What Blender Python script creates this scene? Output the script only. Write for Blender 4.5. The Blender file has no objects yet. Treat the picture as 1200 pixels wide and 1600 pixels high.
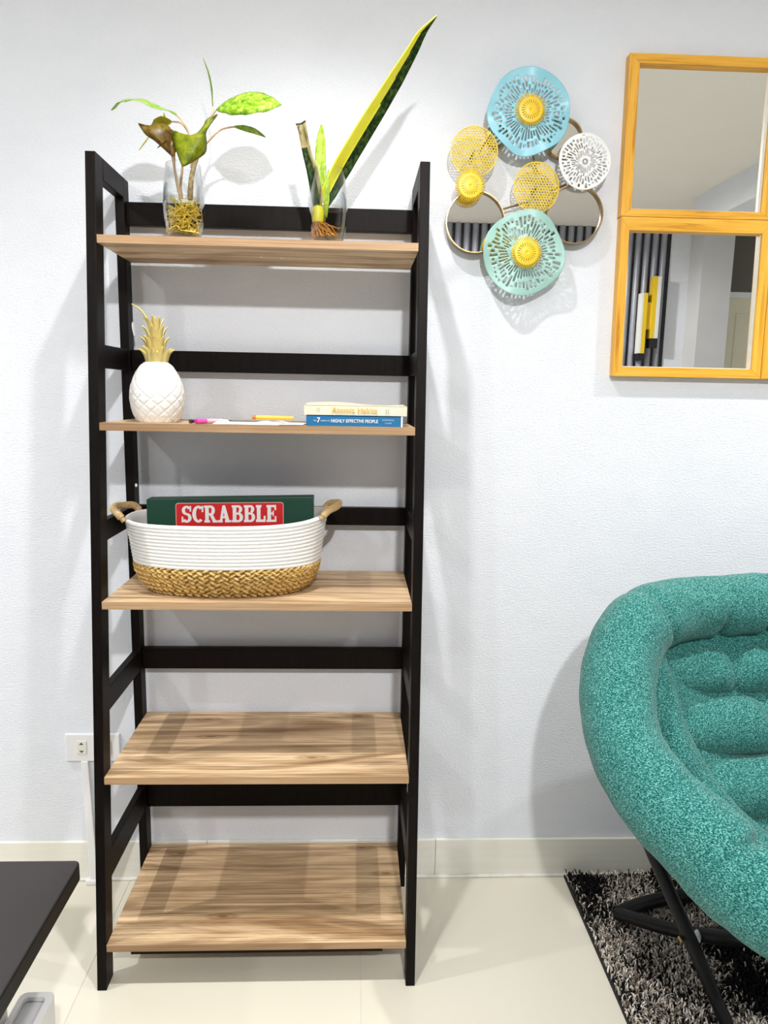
import bpy, math, random
import numpy as np
from mathutils import Vector, Matrix
random.seed(7); rng = np.random.default_rng(7)
SC = bpy.context.scene; COL = SC.collection
PI = math.pi

# ------------------------------------------------------------------ camera
CAM = Vector((0, -1.769, 1.2683)); YAW, PITCH, ROLL, FPX = .0422, -.1598, .0186, 1138.7
def cam_axes():
    cy, sy, cp, sp = math.cos(YAW), math.sin(YAW), math.cos(PITCH), math.sin(PITCH)
    F = Vector((sy*cp, cy*cp, sp)); r = Vector((cy, -sy, 0)); u = r.cross(F)
    c, s = math.cos(ROLL), math.sin(ROLL)
    return c*r+s*u, -s*r+c*u, F
AX, AY, AF = cam_axes()
cd = bpy.data.cameras.new('camera'); cam = bpy.data.objects.new('camera', cd); COL.objects.link(cam)
cd.sensor_width = 36; cd.sensor_fit = 'AUTO'; cd.lens = FPX/1600*36; cd.clip_start = .05
cam.matrix_world = Matrix(((AX.x, AY.x, -AF.x, CAM.x), (AX.y, AY.y, -AF.y, CAM.y), (AX.z, AY.z, -AF.z, CAM.z), (0, 0, 0, 1)))
SC.camera = cam
def at(u, v, Y):            # point of the vertical plane y = Y seen at a pixel of the 1200x1600 photograph
    r = AX*((u-600)/FPX) - AY*((v-800)/FPX) + AF
    return CAM + r*((Y-CAM.y)/r.y)

# ------------------------------------------------------------------ world, exposure
W = bpy.data.worlds.new('world'); SC.world = W; W.use_nodes = True
W.node_tree.nodes['Background'].inputs[0].default_value = (.9, .95, 1, 1)
W.node_tree.nodes['Background'].inputs[1].default_value = .3
VS = SC.view_settings; VS.view_transform = 'Standard'; VS.look = 'None'; VS.gamma = 1; VS.use_curve_mapping = False
VS.exposure = 0.96
CEIL = 2.55
# downlights: x, y, watts, spot cone (deg)
FRONT = [(-1.70, -.65, 64), (-.11, -.65, 42), (1.48, -.65, 58)]
BACK = [(-1.70, -2.75, 26), (.30, -2.75, 106)]  # right lamp read from cast shadows; left lamp added for ambient fill

# ------------------------------------------------------------------ mesh helpers
class MB:
    def __init__(s): s.v = []; s.f = []; s.m = []
    def add(s, vs, fs, mi=0):
        n = len(s.v); s.v += [tuple(p) for p in vs]
        s.f += [tuple(i+n for i in f) for f in fs]; s.m += [mi]*len(fs); return s
    def box(s, x0, x1, y0, y1, z0, z1, mi=0):
        return s.hexa([(x0,y0,z0),(x1,y0,z0),(x1,y1,z0),(x0,y1,z0),(x0,y0,z1),(x1,y0,z1),(x1,y1,z1),(x0,y1,z1)], mi)
    def hexa(s, p, mi=0):
        return s.add(p, [(0,3,2,1),(4,5,6,7),(0,1,5,4),(1,2,6,5),(2,3,7,6),(3,0,4,7)], mi)
    def tube(s, path, rad, n=10, closed=False, mi=0, flat=1.0, caps=True):
        P = [Vector(p) for p in path]; N = len(P)
        R = rad if hasattr(rad, '__len__') else [rad]*N
        up = None; rings = []
        for i in range(N):
            if closed: t = P[(i+1) % N]-P[i-1]
            else: t = P[min(i+1, N-1)]-P[max(i-1, 0)]
            t.normalize()
            if up is None:
                up = Vector((0,0,1)) if abs(t.z) < .9 else Vector((0,1,0))
            a = t.cross(up)
            if a.length < 1e-5: a = t.orthogonal()
            a.normalize(); b = a.cross(t).normalized(); up = b
            rings.append([P[i]+R[i]*(math.cos(q)*a+flat*math.sin(q)*b) for q in [2*PI*k/n for k in range(n)]])
        vs = [p for r in rings for p in r]; fs = []
        M = N if closed else N-1
        for i in range(M):
            j = (i+1) % N
            for k in range(n):
                l = (k+1) % n
                fs.append((i*n+k, i*n+l, j*n+l, j*n+k))
        if not closed and caps:
            fs.append(tuple(range(n-1, -1, -1))); fs.append(tuple((N-1)*n+k for k in range(n)))
        return s.add(vs, fs, mi)
    def lathe(s, prof, cx, cy, n=32, mi=0, capb=False, capt=False):
        vs = [(cx+r*math.cos(2*PI*k/n), cy+r*math.sin(2*PI*k/n), z) for r, z in prof for k in range(n)]
        fs = [(i*n+k, i*n+(k+1) % n, (i+1)*n+(k+1) % n, (i+1)*n+k) for i in range(len(prof)-1) for k in range(n)]
        if capb: fs.append(tuple(range(n-1, -1, -1)))
        if capt: fs.append(tuple((len(prof)-1)*n+k for k in range(n)))
        return s.add(vs, fs, mi)
    def prism(s, poly, axis, a, b, mi=0):   # polygon of 2-tuples extruded along axis ('x','y','z')
        def mk(p, t):
            return {'x': (t, p[0], p[1]), 'y': (p[0], t, p[1]), 'z': (p[0], p[1], t)}[axis]
        n = len(poly); vs = [mk(p, a) for p in poly]+[mk(p, b) for p in poly]
        fs = [tuple(range(n-1, -1, -1)), tuple(range(n, 2*n))]+[(i, (i+1) % n, n+(i+1) % n, n+i) for i in range(n)]
        return s.add(vs, fs, mi)
    def grid(s, pts, mi=0, closed_u=False):          # pts[row][col]
        R_, C_ = len(pts), len(pts[0]); vs = [p for r in pts for p in r]
        fs = []
        for i in range(R_-1):
            for j in range(C_ if closed_u else C_-1):
                k = (j+1) % C_
                fs.append((i*C_+j, i*C_+k, (i+1)*C_+k, (i+1)*C_+j))
        return s.add(vs, fs, mi)

def world_loc(o):
    l = Vector((0,0,0))
    while o is not None: l = l+o.location; o = o.parent
    return l
def obj(name, mb, mats, parent=None, smooth=False, loc=None, bevel=0, solid=0, fix=True, sharp=40):
    me = bpy.data.meshes.new(name)
    base = world_loc(parent) if parent else Vector((0,0,0))
    org = Vector(loc) if loc is not None else base
    me.from_pydata([tuple(Vector(v)-org) for v in mb.v], [], mb.f)
    if not isinstance(mats, (list, tuple)): mats = [mats]
    for m in mats: me.materials.append(m)
    if len(mats) > 1: me.polygons.foreach_set('material_index', mb.m)
    if fix:
        import bmesh
        bm = bmesh.new(); bm.from_mesh(me); bmesh.ops.recalc_face_normals(bm, faces=bm.faces); bm.to_mesh(me); bm.free()
    o = bpy.data.objects.new(name, me); COL.objects.link(o)
    if parent: o.parent = parent
    o.location = org-base
    if smooth:
        me.polygons.foreach_set('use_smooth', [True]*len(me.polygons))
        if sharp: me.set_sharp_from_angle(angle=math.radians(sharp))
    if bevel:
        b = o.modifiers.new('bevel', 'BEVEL'); b.width = bevel; b.segments = 2; b.limit_method = 'ANGLE'; b.angle_limit = .6
    if solid:
        b = o.modifiers.new('solid', 'SOLIDIFY'); b.thickness = solid; b.offset = 0
    return o
def thing(name, label, cat, loc, group=None):
    o = bpy.data.objects.new(name, None); COL.objects.link(o); o.location = loc; o.empty_display_size = .05
    return tag(o, label, cat, group)
def tag(o, label, cat, group=None):
    o['label'] = label; o['category'] = cat
    if group: o['group'] = group
    return o
def struct(name, mb, mat, **k):
    o = obj(name, mb, mat, **k); o['kind'] = 'structure'; return o
def copy_part(src, parent, loc):
    c = src.copy(); COL.objects.link(c); c.parent = parent; c.location = loc; return c
def spline(P, n=8, closed=False):
    P = [Vector(p) for p in P]; N = len(P); out = []
    for i in range(N if closed else N-1):
        if closed: a, b, c, d = P[i-1], P[i], P[(i+1) % N], P[(i+2) % N]
        else: a, b, c, d = P[max(i-1, 0)], P[i], P[i+1], P[min(i+2, N-1)]
        for k in range(n):
            t = k/n; t2 = t*t; t3 = t2*t
            out.append(.5*((2*b)+(c-a)*t+(2*a-5*b+4*c-d)*t2+(3*b-a-3*c+d)*t3))
    if not closed: out.append(P[-1])
    return out
def lerp(a, b, t): return a+(b-a)*t
def resample(vals, n):
    xs = np.linspace(0, 1, len(vals)); return [float(q) for q in np.interp(np.linspace(0, 1, n), xs, vals)]
def text(s, name, mat, parent, loc, height=None, width=None, bold=0, depth=.0006, align='LEFT', stretch=True):
    cu = bpy.data.curves.new(name, 'FONT'); cu.body = s; cu.size = 1; cu.offset = bold; cu.extrude = .01; cu.resolution_u = 3
    o = bpy.data.objects.new(name, cu); COL.objects.link(o)
    dg = bpy.context.evaluated_depsgraph_get(); dg.update()
    me = bpy.data.meshes.new_from_object(o.evaluated_get(dg)); bpy.data.objects.remove(o); bpy.data.curves.remove(cu)
    n = len(me.vertices); a = np.empty(n*3); me.vertices.foreach_get('co', a); a = a.reshape(n, 3)
    mn, mx = a.min(0), a.max(0); a -= mn; sz = mx-mn
    sx = width/sz[0] if width else height/sz[1]; sy = height/sz[1] if height else sx
    b = np.stack([a[:, 0]*sx, -a[:, 2]/max(sz[2], 1e-6)*depth, a[:, 1]*sy], 1)
    me.vertices.foreach_set('co', b.ravel()); me.update(); me.materials.clear(); me.materials.append(mat)
    q = bpy.data.objects.new(name, me); COL.objects.link(q); q.parent = parent
    q.location = Vector(loc)-world_loc(parent); return q

# ------------------------------------------------------------------ materials
def mat(name, col, rough=.5, metal=0, spec=.5, trans=0, emit=None, est=1.0, coat=0, sheen=0):
    m = bpy.data.materials.new(name); m.use_nodes = True; b = m.node_tree.nodes['Principled BSDF']
    b.inputs['Base Color'].default_value = (*col, 1); b.inputs['Roughness'].default_value = rough
    b.inputs['Metallic'].default_value = metal; b.inputs['Specular IOR Level'].default_value = spec
    b.inputs['Coat Weight'].default_value = coat; b.inputs['Sheen Weight'].default_value = sheen
    if emit: b.inputs['Emission Color'].default_value = (*emit, 1); b.inputs['Emission Strength'].default_value = est
    return m
def nodes(m): return m.node_tree.nodes, m.node_tree.links, m.node_tree.nodes['Principled BSDF']
def coords(m, scale=(1,1,1), rand=False, kind='Object'):
    N, L, _ = nodes(m); t = N.new('ShaderNodeTexCoord'); mp = N.new('ShaderNodeMapping'); mp.inputs['Scale'].default_value = scale
    L.new(t.outputs[kind], mp.inputs['Vector'])
    if rand:
        i = N.new('ShaderNodeObjectInfo'); v = N.new('ShaderNodeVectorMath'); v.operation = 'SCALE'
        c = N.new('ShaderNodeCombineXYZ'); L.new(i.outputs['Random'], c.inputs[0]); L.new(i.outputs['Random'], c.inputs[1]); L.new(i.outputs['Random'], c.inputs[2])
        L.new(c.outputs[0], v.inputs[0]); v.inputs['Scale'].default_value = 37; L.new(v.outputs[0], mp.inputs['Location'])
    return mp.outputs[0]
def noise(m, vec, scale, detail=3, rough=.5, dist=0):
    N, L, _ = nodes(m); n = N.new('ShaderNodeTexNoise'); n.inputs['Scale'].default_value = scale
    n.inputs['Detail'].default_value = detail; n.inputs['Roughness'].default_value = rough; n.inputs['Distortion'].default_value = dist
    L.new(vec, n.inputs['Vector']); return n.outputs['Fac']
def ramp(m, fac, stops):
    N, L, _ = nodes(m); r = N.new('ShaderNodeValToRGB'); e = r.color_ramp.elements
    while len(e) < len(stops): e.new(.5)
    for k, (p, c) in enumerate(stops): e[k].position = p; e[k].color = (*c, 1)
    L.new(fac, r.inputs[0]); return r.outputs[0]
def mix(m, fac, a, b, mode='MIX'):
    N, L, _ = nodes(m); x = N.new('ShaderNodeMix'); x.data_type = 'RGBA'; x.blend_type = mode
    for s, i in ((fac, 0), (a, 6), (b, 7)):
        if hasattr(s, 'is_linked') or hasattr(s, 'links'): L.new(s, x.inputs[i])
        elif isinstance(s, (int, float)): x.inputs[i].default_value = s
        else: x.inputs[i].default_value = (*s, 1)
    return x.outputs[2]
def setcol(m, c): nodes(m)[1].new(c, nodes(m)[2].inputs['Base Color'])
def bump(m, h, strength=.3, dist=.002):
    N, L, b = nodes(m); u = N.new('ShaderNodeBump'); u.inputs['Strength'].default_value = strength; u.inputs['Distance'].default_value = dist
    L.new(h, u.inputs['Height']); L.new(u.outputs[0], b.inputs['Normal'])
def mottled(name, c1, c2, scale, rough=.5, bs=0, bd=.001, **k):
    m = mat(name, c1, rough, **k); v = coords(m); n = noise(m, v, scale)
    setcol(m, ramp(m, n, [(.3, c1), (.7, c2)]))
    if bs: bump(m, n, bs, bd)
    return m

M = {}
# painted wall: cool white with a rolled orange-peel relief
m = M['wall'] = mat('wall_paint', (.78, .785, .80), .75, spec=.25)
v = coords(m, (1, 1, 1.8)); n1 = noise(m, v, 150, 3, .6); n2 = noise(m, v, 9, 2)
setcol(m, ramp(m, n2, [(.3, (.742, .768, .822)), (.7, (.768, .792, .842))])); bump(m, n1, .55, .0035)
M['ceil'] = mottled('ceiling_paint', (.87, .845, .775), (.89, .865, .795), 3, .8)
M['tile'] = mat('cream_floor_tile', (.74, .70, .60), .16, spec=.45)
v = coords(M['tile'], rand=True); setcol(M['tile'], ramp(M['tile'], noise(M['tile'], v, 2.2, 2), [(.3, (.695, .658, .545)), (.7, (.73, .69, .585))]))
M['skirt'] = mat('baseboard_tile_glaze', (.78, .765, .68), .3)
v = coords(M['skirt'], (1, 1, 14)); setcol(M['skirt'], ramp(M['skirt'], noise(M['skirt'], v, 4, 3), [(.3, (.76, .745, .66)), (.7, (.81, .795, .72))]))
M['grout'] = mottled('grout', (.62, .58, .5), (.7, .66, .58), 60, .9)
M['caulk'] = mottled('white_caulk', (.82, .81, .77), (.7, .69, .64), 40, .7, .5, .002)
M['frame'] = mat('dark_brown_painted_wood', (.014, .0095, .008), .45, spec=.10)
v = coords(M['frame'], (30, 30, 2), rand=True); setcol(M['frame'], ramp(M['frame'], noise(M['frame'], v, 6, 4), [(.3, (.0035, .0022, .0019)), (.75, (.008, .0052, .0044))]))
M['chip'] = mat('bare_chip', (.75, .74, .72), .6)

def wood(name, dark, mid, light, sx=1.0, streak=1.0):
    m = mat(name, mid, .45, spec=.3); N, L, _ = nodes(m)
    v = coords(m, (.55*sx, 5.5, 5.5), rand=True)                      # long cathedral figure
    w = N.new('ShaderNodeTexWave'); w.wave_type = 'BANDS'; w.bands_direction = 'Y'; w.inputs['Scale'].default_value = .85
    w.inputs['Distortion'].default_value = 9; w.inputs['Detail'].default_value = 2.5; w.inputs['Detail Scale'].default_value = .9; w.inputs['Detail Roughness'].default_value = .5
    L.new(v, w.inputs['Vector'])
    fine = noise(m, coords(m, (1.5*sx, 130, 130), rand=True), 2.4, 6, .7, .25)
    big = noise(m, coords(m, (1.1*sx, 7, 7), rand=True), 1.6, 4, .6, 1.2)
    c = ramp(m, big, [(.30, mid), (.52, light), (.72, mid)])
    c = mix(m, .55, c, ramp(m, w.outputs['Fac'], [(.0, (.42, .36, .30)), (.25, (.80, .77, .74)), (.6, (1, 1, 1)), (1.0, (.86, .84, .82))]), 'MULTIPLY')
    c = mix(m, .9*streak, c, ramp(m, fine, [(.36, (.36, .29, .24)), (.455, (.80, .77, .74)), (.56, (1.10, 1.10, 1.10))]), 'MULTIPLY')
    vo = N.new('ShaderNodeTexVoronoi'); vo.inputs['Scale'].default_value = 1; vo.voronoi_dimensions = '2D'; L.new(coords(m, (2.2, 7.5, 7.5), rand=True), vo.inputs['Vector'])
    c = mix(m, 1, c, ramp(m, vo.outputs['Distance'], [(.015, (.40, .32, .26)), (.04, (.8, .75, .7)), (.06, (.66, .6, .55)), (.10, (1, 1, 1))]), 'MULTIPLY')
    setcol(m, c); bump(m, fine, .12, .001); return m
M['board'] = wood('walnut_print_board', (.135, .068, .028), (.37, .225, .112), (.78, .57, .35))
M['edge'] = wood('board_edge_band', (.27, .155, .075), (.42, .26, .14), (.52, .34, .19), sx=.8, streak=.5)
M['pine'] = mat('honey_pine_frame', (.80, .42, .06), .4, spec=.4)
def pine(name, sc):
    m = mat(name, (.8, .4, .06), .4, spec=.4); v = coords(m, sc, rand=True)
    f = noise(m, v, 3, 4, .6, .8); setcol(m, ramp(m, f, [(.30, (.52, .21, .012)), (.45, (.78, .385, .035)), (.68, (.88, .49, .07))])); return m
M['pine_h'] = pine('honey_pine_horizontal', (1.6, 40, 40)); M['pine_v'] = pine('honey_pine_vertical', (40, 40, 1.6))
M['pine_edge'] = mat('pine_frame_back_edge', (.33, .13, .03), .5)
M['mirror'] = mat('silvered_mirror', (.97, .965, .95), .0, metal=1)
M['mirror_warm'] = mat('tinted_mirror', (.90, .89, .87), .0, metal=1)
M['brass'] = mat('aged_brass', (.42, .28, .12), .28, metal=1)
M['bronze'] = mat('dark_bronze', (.10, .07, .045), .3, metal=.8)
M['blue'] = mottled('sky_blue_enamel', (.27, .60, .72), (.31, .64, .75), 20, .38)
M['teal_sheet'] = mottled('sage_teal_enamel', (.33, .56, .50), (.37, .60, .54), 20, .38)
M['white_sheet'] = mat('white_enamel', (.85, .85, .85), .4)
M['yellow'] = mat('yellow_enamel', (.88, .56, .012), .38)
M['yellow2'] = mat('golden_yellow_enamel', (.86, .60, .03), .35)
# glass: clear thin sheet, weak fresnel reflection
def clear(name, tint, ior, refl=1.0):
    m = bpy.data.materials.new(name); m.use_nodes = True; N, L = m.node_tree.nodes, m.node_tree.links
    N.remove(N['Principled BSDF']); t = N.new('ShaderNodeBsdfTransparent'); t.inputs[0].default_value = (*tint, 1)
    g = N.new('ShaderNodeBsdfGlossy'); g.inputs['Roughness'].default_value = .02; f = N.new('ShaderNodeLayerWeight'); f.inputs['Blend'].default_value = .5; pw = N.new('ShaderNodeMath'); pw.operation = 'POWER'; pw.inputs[1].default_value = ior; L.new(f.outputs['Facing'], pw.inputs[0])
    x = N.new('ShaderNodeMixShader'); mu = N.new('ShaderNodeMath'); mu.operation = 'MULTIPLY'; mu.inputs[1].default_value = refl
    L.new(pw.outputs[0], mu.inputs[0]); L.new(mu.outputs[0], x.inputs[0]); L.new(t.outputs[0], x.inputs[1]); L.new(g.outputs[0], x.inputs[2])
    L.new(x.outputs[0], N['Material Output'].inputs['Surface']); return m
M['glass'] = clear('clear_glass', (.955, .965, .965), 1.9, .9)
M['water'] = clear('water', (.965, .95, .90), 4, .35)
def leafmat(name, c1, c2, c3, scale=60, st=(1,1,1), tr=.35, sp=.3):
    m = mat(name, c1, .4, spec=.4); v = coords(m, st); n = noise(m, v, scale, 4, .6, .6)
    cc = ramp(m, n, [(.34, c1), (.5, c2), (.66, c3)]); setcol(m, cc)
    N, L, b = nodes(m); t = N.new('ShaderNodeBsdfTranslucent'); L.new(cc, t.inputs[0]); x = N.new('ShaderNodeMixShader'); x.inputs[0].default_value = tr
    L.new(b.outputs[0], x.inputs[1]); L.new(t.outputs[0], x.inputs[2]); L.new(x.outputs[0], N['Material Output'].inputs['Surface']); b.inputs['Specular IOR Level'].default_value = sp; return m
M['leaf_var'] = leafmat('variegated_leaf', (.09, .27, .008), (.30, .52, .02), (.60, .72, .13), 85)
M['leaf_green'] = leafmat('green_leaf', (.16, .36, .03), (.34, .54, .07), (.55, .68, .20), 80)
M['leaf_olive'] = leafmat('olive_leaf', (.10, .14, .004), (.21, .26, .006), (.34, .36, .015), 55)
M['leaf_brown'] = leafmat('brown_wilting_leaf', (.06, .028, .005), (.18, .10, .010), (.26, .22, .018), 45)
M['leaf_yellow'] = leafmat('yellow_leaf', (.50, .42, .01), (.62, .55, .02), (.70, .62, .08), 50)
M['petiole'] = mottled('pink_petiole', (.62, .36, .26), (.62, .50, .30), 60, .45)
M['stem'] = mottled('mottled_stem', (.22, .13, .05), (.50, .38, .18), 160, .6, .4)
M['root'] = mottled('yellow_root', (.70, .45, .02), (.80, .66, .12), 60, .5)
M['root_brown'] = mottled('orange_root', (.36, .11, .01), (.62, .28, .02), 90, .5)
M['snake_y'] = mottled('snake_leaf_margin', (.72, .66, .01), (.80, .76, .06), 30, .38)
M['snake_g'] = leafmat('snake_leaf_centre', (.004, .012, .003), (.012, .032, .006), (.06, .10, .02), 150, (1, 1, .5), tr=.0, sp=.1)
M['snake_l'] = leafmat('young_snake_leaf', (.30, .50, .02), (.48, .66, .06), (.66, .76, .2), 150, (1, 1, .6))
M['snake_dead'] = leafmat('dried_leaf_end', (.05, .035, .015), (.50, .42, .18), (.66, .60, .34), 70, (1, 1, .35))
M['dark_tip'] = mat('black_leaf_tip', (.02, .015, .01), .7)
M['ceramic'] = mat('white_ceramic', (.82, .81, .78), .5, spec=.4)
v = coords(M['ceramic']); bump(M['ceramic'], noise(M['ceramic'], v, 420, 4, .7), .5, .0012)
M['gold'] = mat('brushed_gold', (.74, .60, .22), .36, metal=.4)
v = coords(M['gold'], (60, 60, 4)); bump(M['gold'], noise(M['gold'], v, 10, 3), .25, .001)
M['rope'] = mat('white_cotton_rope', (.84, .83, .80), .85, spec=.15)
v = coords(M['rope'], (1, 1, 1)); bump(M['rope'], noise(M['rope'], v, 260, 3, .7), .5, .0015)
def fib(name, a, b, c, sc, k=3):
    m = mat(name, b, .7, spec=.25); v = coords(m, sc); n = noise(m, v, k, 4, .65, .5); setcol(m, ramp(m, n, [(.28, a), (.48, b), (.68, c)])); bump(m, n, .5, .002); return m
M['grass'] = fib('woven_seagrass', (.24, .125, .03), (.60, .385, .12), (.80, .58, .26), (50, 50, 120), 2)
M['jute'] = fib('jute_wrap', (.36, .22, .09), (.56, .38, .18), (.68, .51, .28), (200, 90, 90), 2)
M['green_box'] = mat('dark_green_card', (.006, .055, .032), .38)
M['red_label'] = mat('red_print', (.62, .012, .014), .4); M['white_print'] = mat('white_print', (.82, .82, .82), .5)
M['pink_line'] = mat('pale_pink_print', (.75, .42, .40), .45)
M['book_blue'] = mat('blue_book_cover', (.008, .14, .33), .4); M['book_cream'] = mottled('cream_book_cover', (.70, .66, .50), (.74, .71, .58), 40, .5)
M['pages'] = mat('book_pages', (.78, .73, .58), .8); v = coords(M['pages'], (1, 1, 900)); setcol(M['pages'], ramp(M['pages'], noise(M['pages'], v, 1, 2), [(.3, (.66, .60, .42)), (.7, (.82, .78, .64))]))
M['gold_print'] = mat('yellow_print', (.70, .46, .06), .5); M['grey_print'] = mat('grey_print', (.45, .43, .36), .6); M['pale_blue_print'] = mat('pale_blue_print', (.50, .66, .78), .5); M['navy'] = mat('navy_print', (.006, .02, .06), .5)
M['paper'] = mat('white_paper', (.84, .84, .84), .8)
M['orange'] = mat('orange_plastic', (.86, .40, .008), .35); M['orange_dark'] = mat('burnt_orange_end', (.55, .12, .01), .5)
M['pink'] = mat('pink_plastic', (.72, .10, .42), .3); M['pale_pink'] = mat('pale_pink_plastic', (.80, .50, .55), .35); M['magenta'] = mat('magenta_cap', (.60, .01, .30), .3)
M['steel'] = mat('steel', (.55, .55, .55), .3, metal=1); M['black_plastic'] = mat('black_plastic', (.012, .012, .013), .35)
M['plate'] = mat('white_plastic', (.80, .80, .80), .35); M['slot'] = mat('socket_hole', (.05, .05, .04), .6)
M['receptacle'] = mat('ivory_plastic', (.76, .74, .66), .4)
M['table'] = mottled('black_brown_laminate', (.018, .014, .014), (.026, .020, .020), 6, .42)
M['table_side_shade'] = mat('shaded_table_side', (.004, .0045, .005), .5, spec=.2)  # near-black table sides: their shade is put into the colour
M['white_panel'] = mat('white_melamine', (.78, .78, .79), .4); M['grey_panel'] = mat('pale_grey_plastic', (.60, .60, .61), .45)
# teal heathered tweed
def fabric(name, dk, md, lt):
    m = mat(name, md, .9, spec=.15, sheen=.15)
    v = coords(m, (1, 1, 1)); a = noise(m, v, 520, 3, .75); v2 = coords(m, (760, 760, 300)); b = noise(m, v2, 1, 2, .6); v3 = coords(m, (300, 300, 760)); c = noise(m, v3, 1, 2, .6)
    mx = mix(m, .5, mix(m, .5, a, b), c)
    setcol(m, ramp(m, mx, [(.40, dk), (.50, md), (.585, lt)])); bump(m, mx, .5, .003); return m
M['tweed'] = fabric('teal_tweed', (.002, .045, .045), (.010, .145, .132), (.19, .47, .42))
M['chair_metal'] = mat('black_powder_coat', (.006, .006, .007), .38, spec=.25)
# shag yarn takes the colour stored on each tuft
m = M['shag'] = mat('shag_yarn', (.3, .28, .25), .9, spec=.1); at_ = nodes(m)[0].new('ShaderNodeAttribute'); at_.attribute_name = 'yarn'
setcol(m, at_.outputs['Color'])
M['rug_back'] = mat('black_rug_backing', (.012, .011, .010), .9)
M['slat'] = mottled('slate_blue_slat', (.27, .28, .33), (.34, .35, .41), 10, .3)
M['slat_back'] = mat('black_panel_backing', (.012, .012, .016), .6)
M['lamp_white'] = mat('white_sconce_bar', (.82, .82, .78), .4); M['lamp_yellow'] = mat('yellow_sconce_face', (.82, .56, .02), .4)
M['door'] = mat('cream_door', (.78, .74, .56), .5); M['dark_room'] = mat('dark_void_shade', (.13, .12, .10), .8); M['col'] = mottled('grey_column_paint', (.56, .56, .57), (.60, .60, .61), 4, .7)
M['glow'] = mat('downlight_lens', (1, 1, 1), .5, emit=(1, .96, .9), est=12)

# ------------------------------------------------------------------ room shell
X0, X1, YB = -2.6, 3.7, -4.0
struct('wall_back', MB().box(X0-.1, X1+.1, 0, .1, -.05, CEIL+.1), M['wall'])
struct('wall_left', MB().box(X0-.1, X0, YB-.1, 0, -.05, CEIL+.1), M['wall'])
struct('wall_right', MB().box(X1, X1+.1, YB-.1, 0, -.05, CEIL+.1), M['wall'])
struct('wall_front', MB().box(X0-.1, 2.79, YB-.1, YB, -.05, CEIL+.1), M['wall'])
struct('ceiling', MB().box(X0-.1, X1+.1, YB-1.5, .1, CEIL, CEIL+.1), M['ceil'])
fl = struct('floor', MB().box(X0-.1, X1+.1, YB-1.5, .1, -.05, -.0012), M['grout'])
T = .6; ix0 = -5; src = None
for i in range(11):
    for j in range(7):
        x = .0275+(i-5)*T; y = -(j+1)*T
        xa, xb, ya = max(x, X0), min(x+T, X1), max(y, YB)
        if xb-xa < .01: continue
        full = (xb-xa > T-1e-4) and (ya == y)
        if full and src: o = copy_part(src, fl, (x, y, 0))
        else:
            o = obj('floor_tile', MB().box(xa+.001, xb-.001, ya+.001, y+T-.001, -.005, 0), M['tile'], fl, loc=(x, y, 0))
            if full: src = o
HB = .1067
bb = struct('baseboard_back', MB().box(X0, X1, -.006, 0, 0, HB-.001), M['grout'])
k = 0; x = X0
while x < X1-.01:
    xb = min(.2275+math.ceil((x-.2275+.01)/T)*T, X1)
    obj('baseboard_tile', MB().box(x+.0007, xb-.0007, -.010, -.002, .0005, HB), M['skirt'], bb, bevel=.0012); x = xb
pts = [(X0+.02+i*.05, -.0125-.0018*random.random(), .003+.0015*random.random()) for i in range(int((X1-X0-.04)/.05))]
struct('trim_1', MB().tube(pts, .0042, 6), M['caulk'], smooth=True)
for nm, a in (('baseboard_left', (X0, X0+.01, YB, -.02)), ('baseboard_right', (X1-.01, X1, YB, -.02)), ('baseboard_front', (X0, 2.6, YB, YB+.01))):
    struct(nm, MB().box(*a, 0, HB), M['skirt'])
# the room behind the camera (seen only in the mirrors): slatted panel, column, dark recess with a cream door, soffit beam
struct('trim_2', MB().box(2.17, X1, -3.12, -.02, 2.37, CEIL), M['wall'])            # soffit
struct('trim_3', MB().box(2.56, 2.79, YB, YB+.22, 0, CEIL), M['col'])                # column
struct('trim_4', MB().box(2.79, X1, YB-.1, YB-.02, 2.105, CEIL), M['dark_room'])  # dark void above the door, its darkness painted into this panel
dr = struct('door_1', MB().box(2.84, 3.66, YB-.08, YB-.04, .01, 2.06), M['door'])
obj('door_frame', MB().box(2.79, 2.84, YB-.1, YB-.01, 0, 2.105).box(2.84, X1, YB-.1, YB-.01, 2.06, 2.105), M['plate'], dr)
obj('door_handle', MB().tube([(2.9, YB-.04, 1), (2.9, YB+.0, 1), (3.0, YB+.0, 1)], .009, 8), M['steel'], dr, smooth=True)
obj('door_panel', MB().box(2.98, 3.58, YB-.045, YB-.034, 1.15, 1.95), M['door'], dr, bevel=.004)
pn = thing('slat_panel', 'dark slate slatted wall panel reflected in the mirrors', 'wall panel', (0, YB, 0))
obj('backing_panel', MB().box(X0+.02, 2.40, YB, YB+.01, .02, CEIL), M['slat_back'], pn)
def slat_profile(x):
    w = .023; return [(x-w, YB+.01)]+[(x-w+2*w*i/6, YB+.016+.020*math.sin(PI*i/6)) for i in range(7)]+[(x+w, YB+.01)]
s0 = None; x = X0+.06
while x < 2.385:
    if s0 is None: s0 = obj('slat', MB().prism(slat_profile(x), 'z', .02, CEIL-.001), M['slat'], pn, smooth=True, loc=(x, YB, 0))
    else: copy_part(s0, pn, (x, 0, 0))
    x += .066
ls = thing('wall_sconce', 'modern yellow and white bar sconce on the slatted panel, seen in the lower left mirror', 'wall lamp', (2.235, YB+.04, 1.85))
yb = YB+.036
obj('bar', MB().box(2.165, 2.185, yb, yb+.07, 1.617, 2.066), M['lamp_white'], ls, bevel=.002)
obj('yellow_face', MB().box(2.185, 2.215, yb, yb+.07, 1.617, 2.066), M['lamp_yellow'], ls)
obj('bar', MB().box(2.282, 2.312, yb, yb+.07, 1.731, 2.19), M['lamp_white'], ls, bevel=.002)
obj('yellow_face', MB().box(2.252, 2.282, yb, yb+.07, 1.731, 2.19), M['lamp_yellow'], ls)
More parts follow.
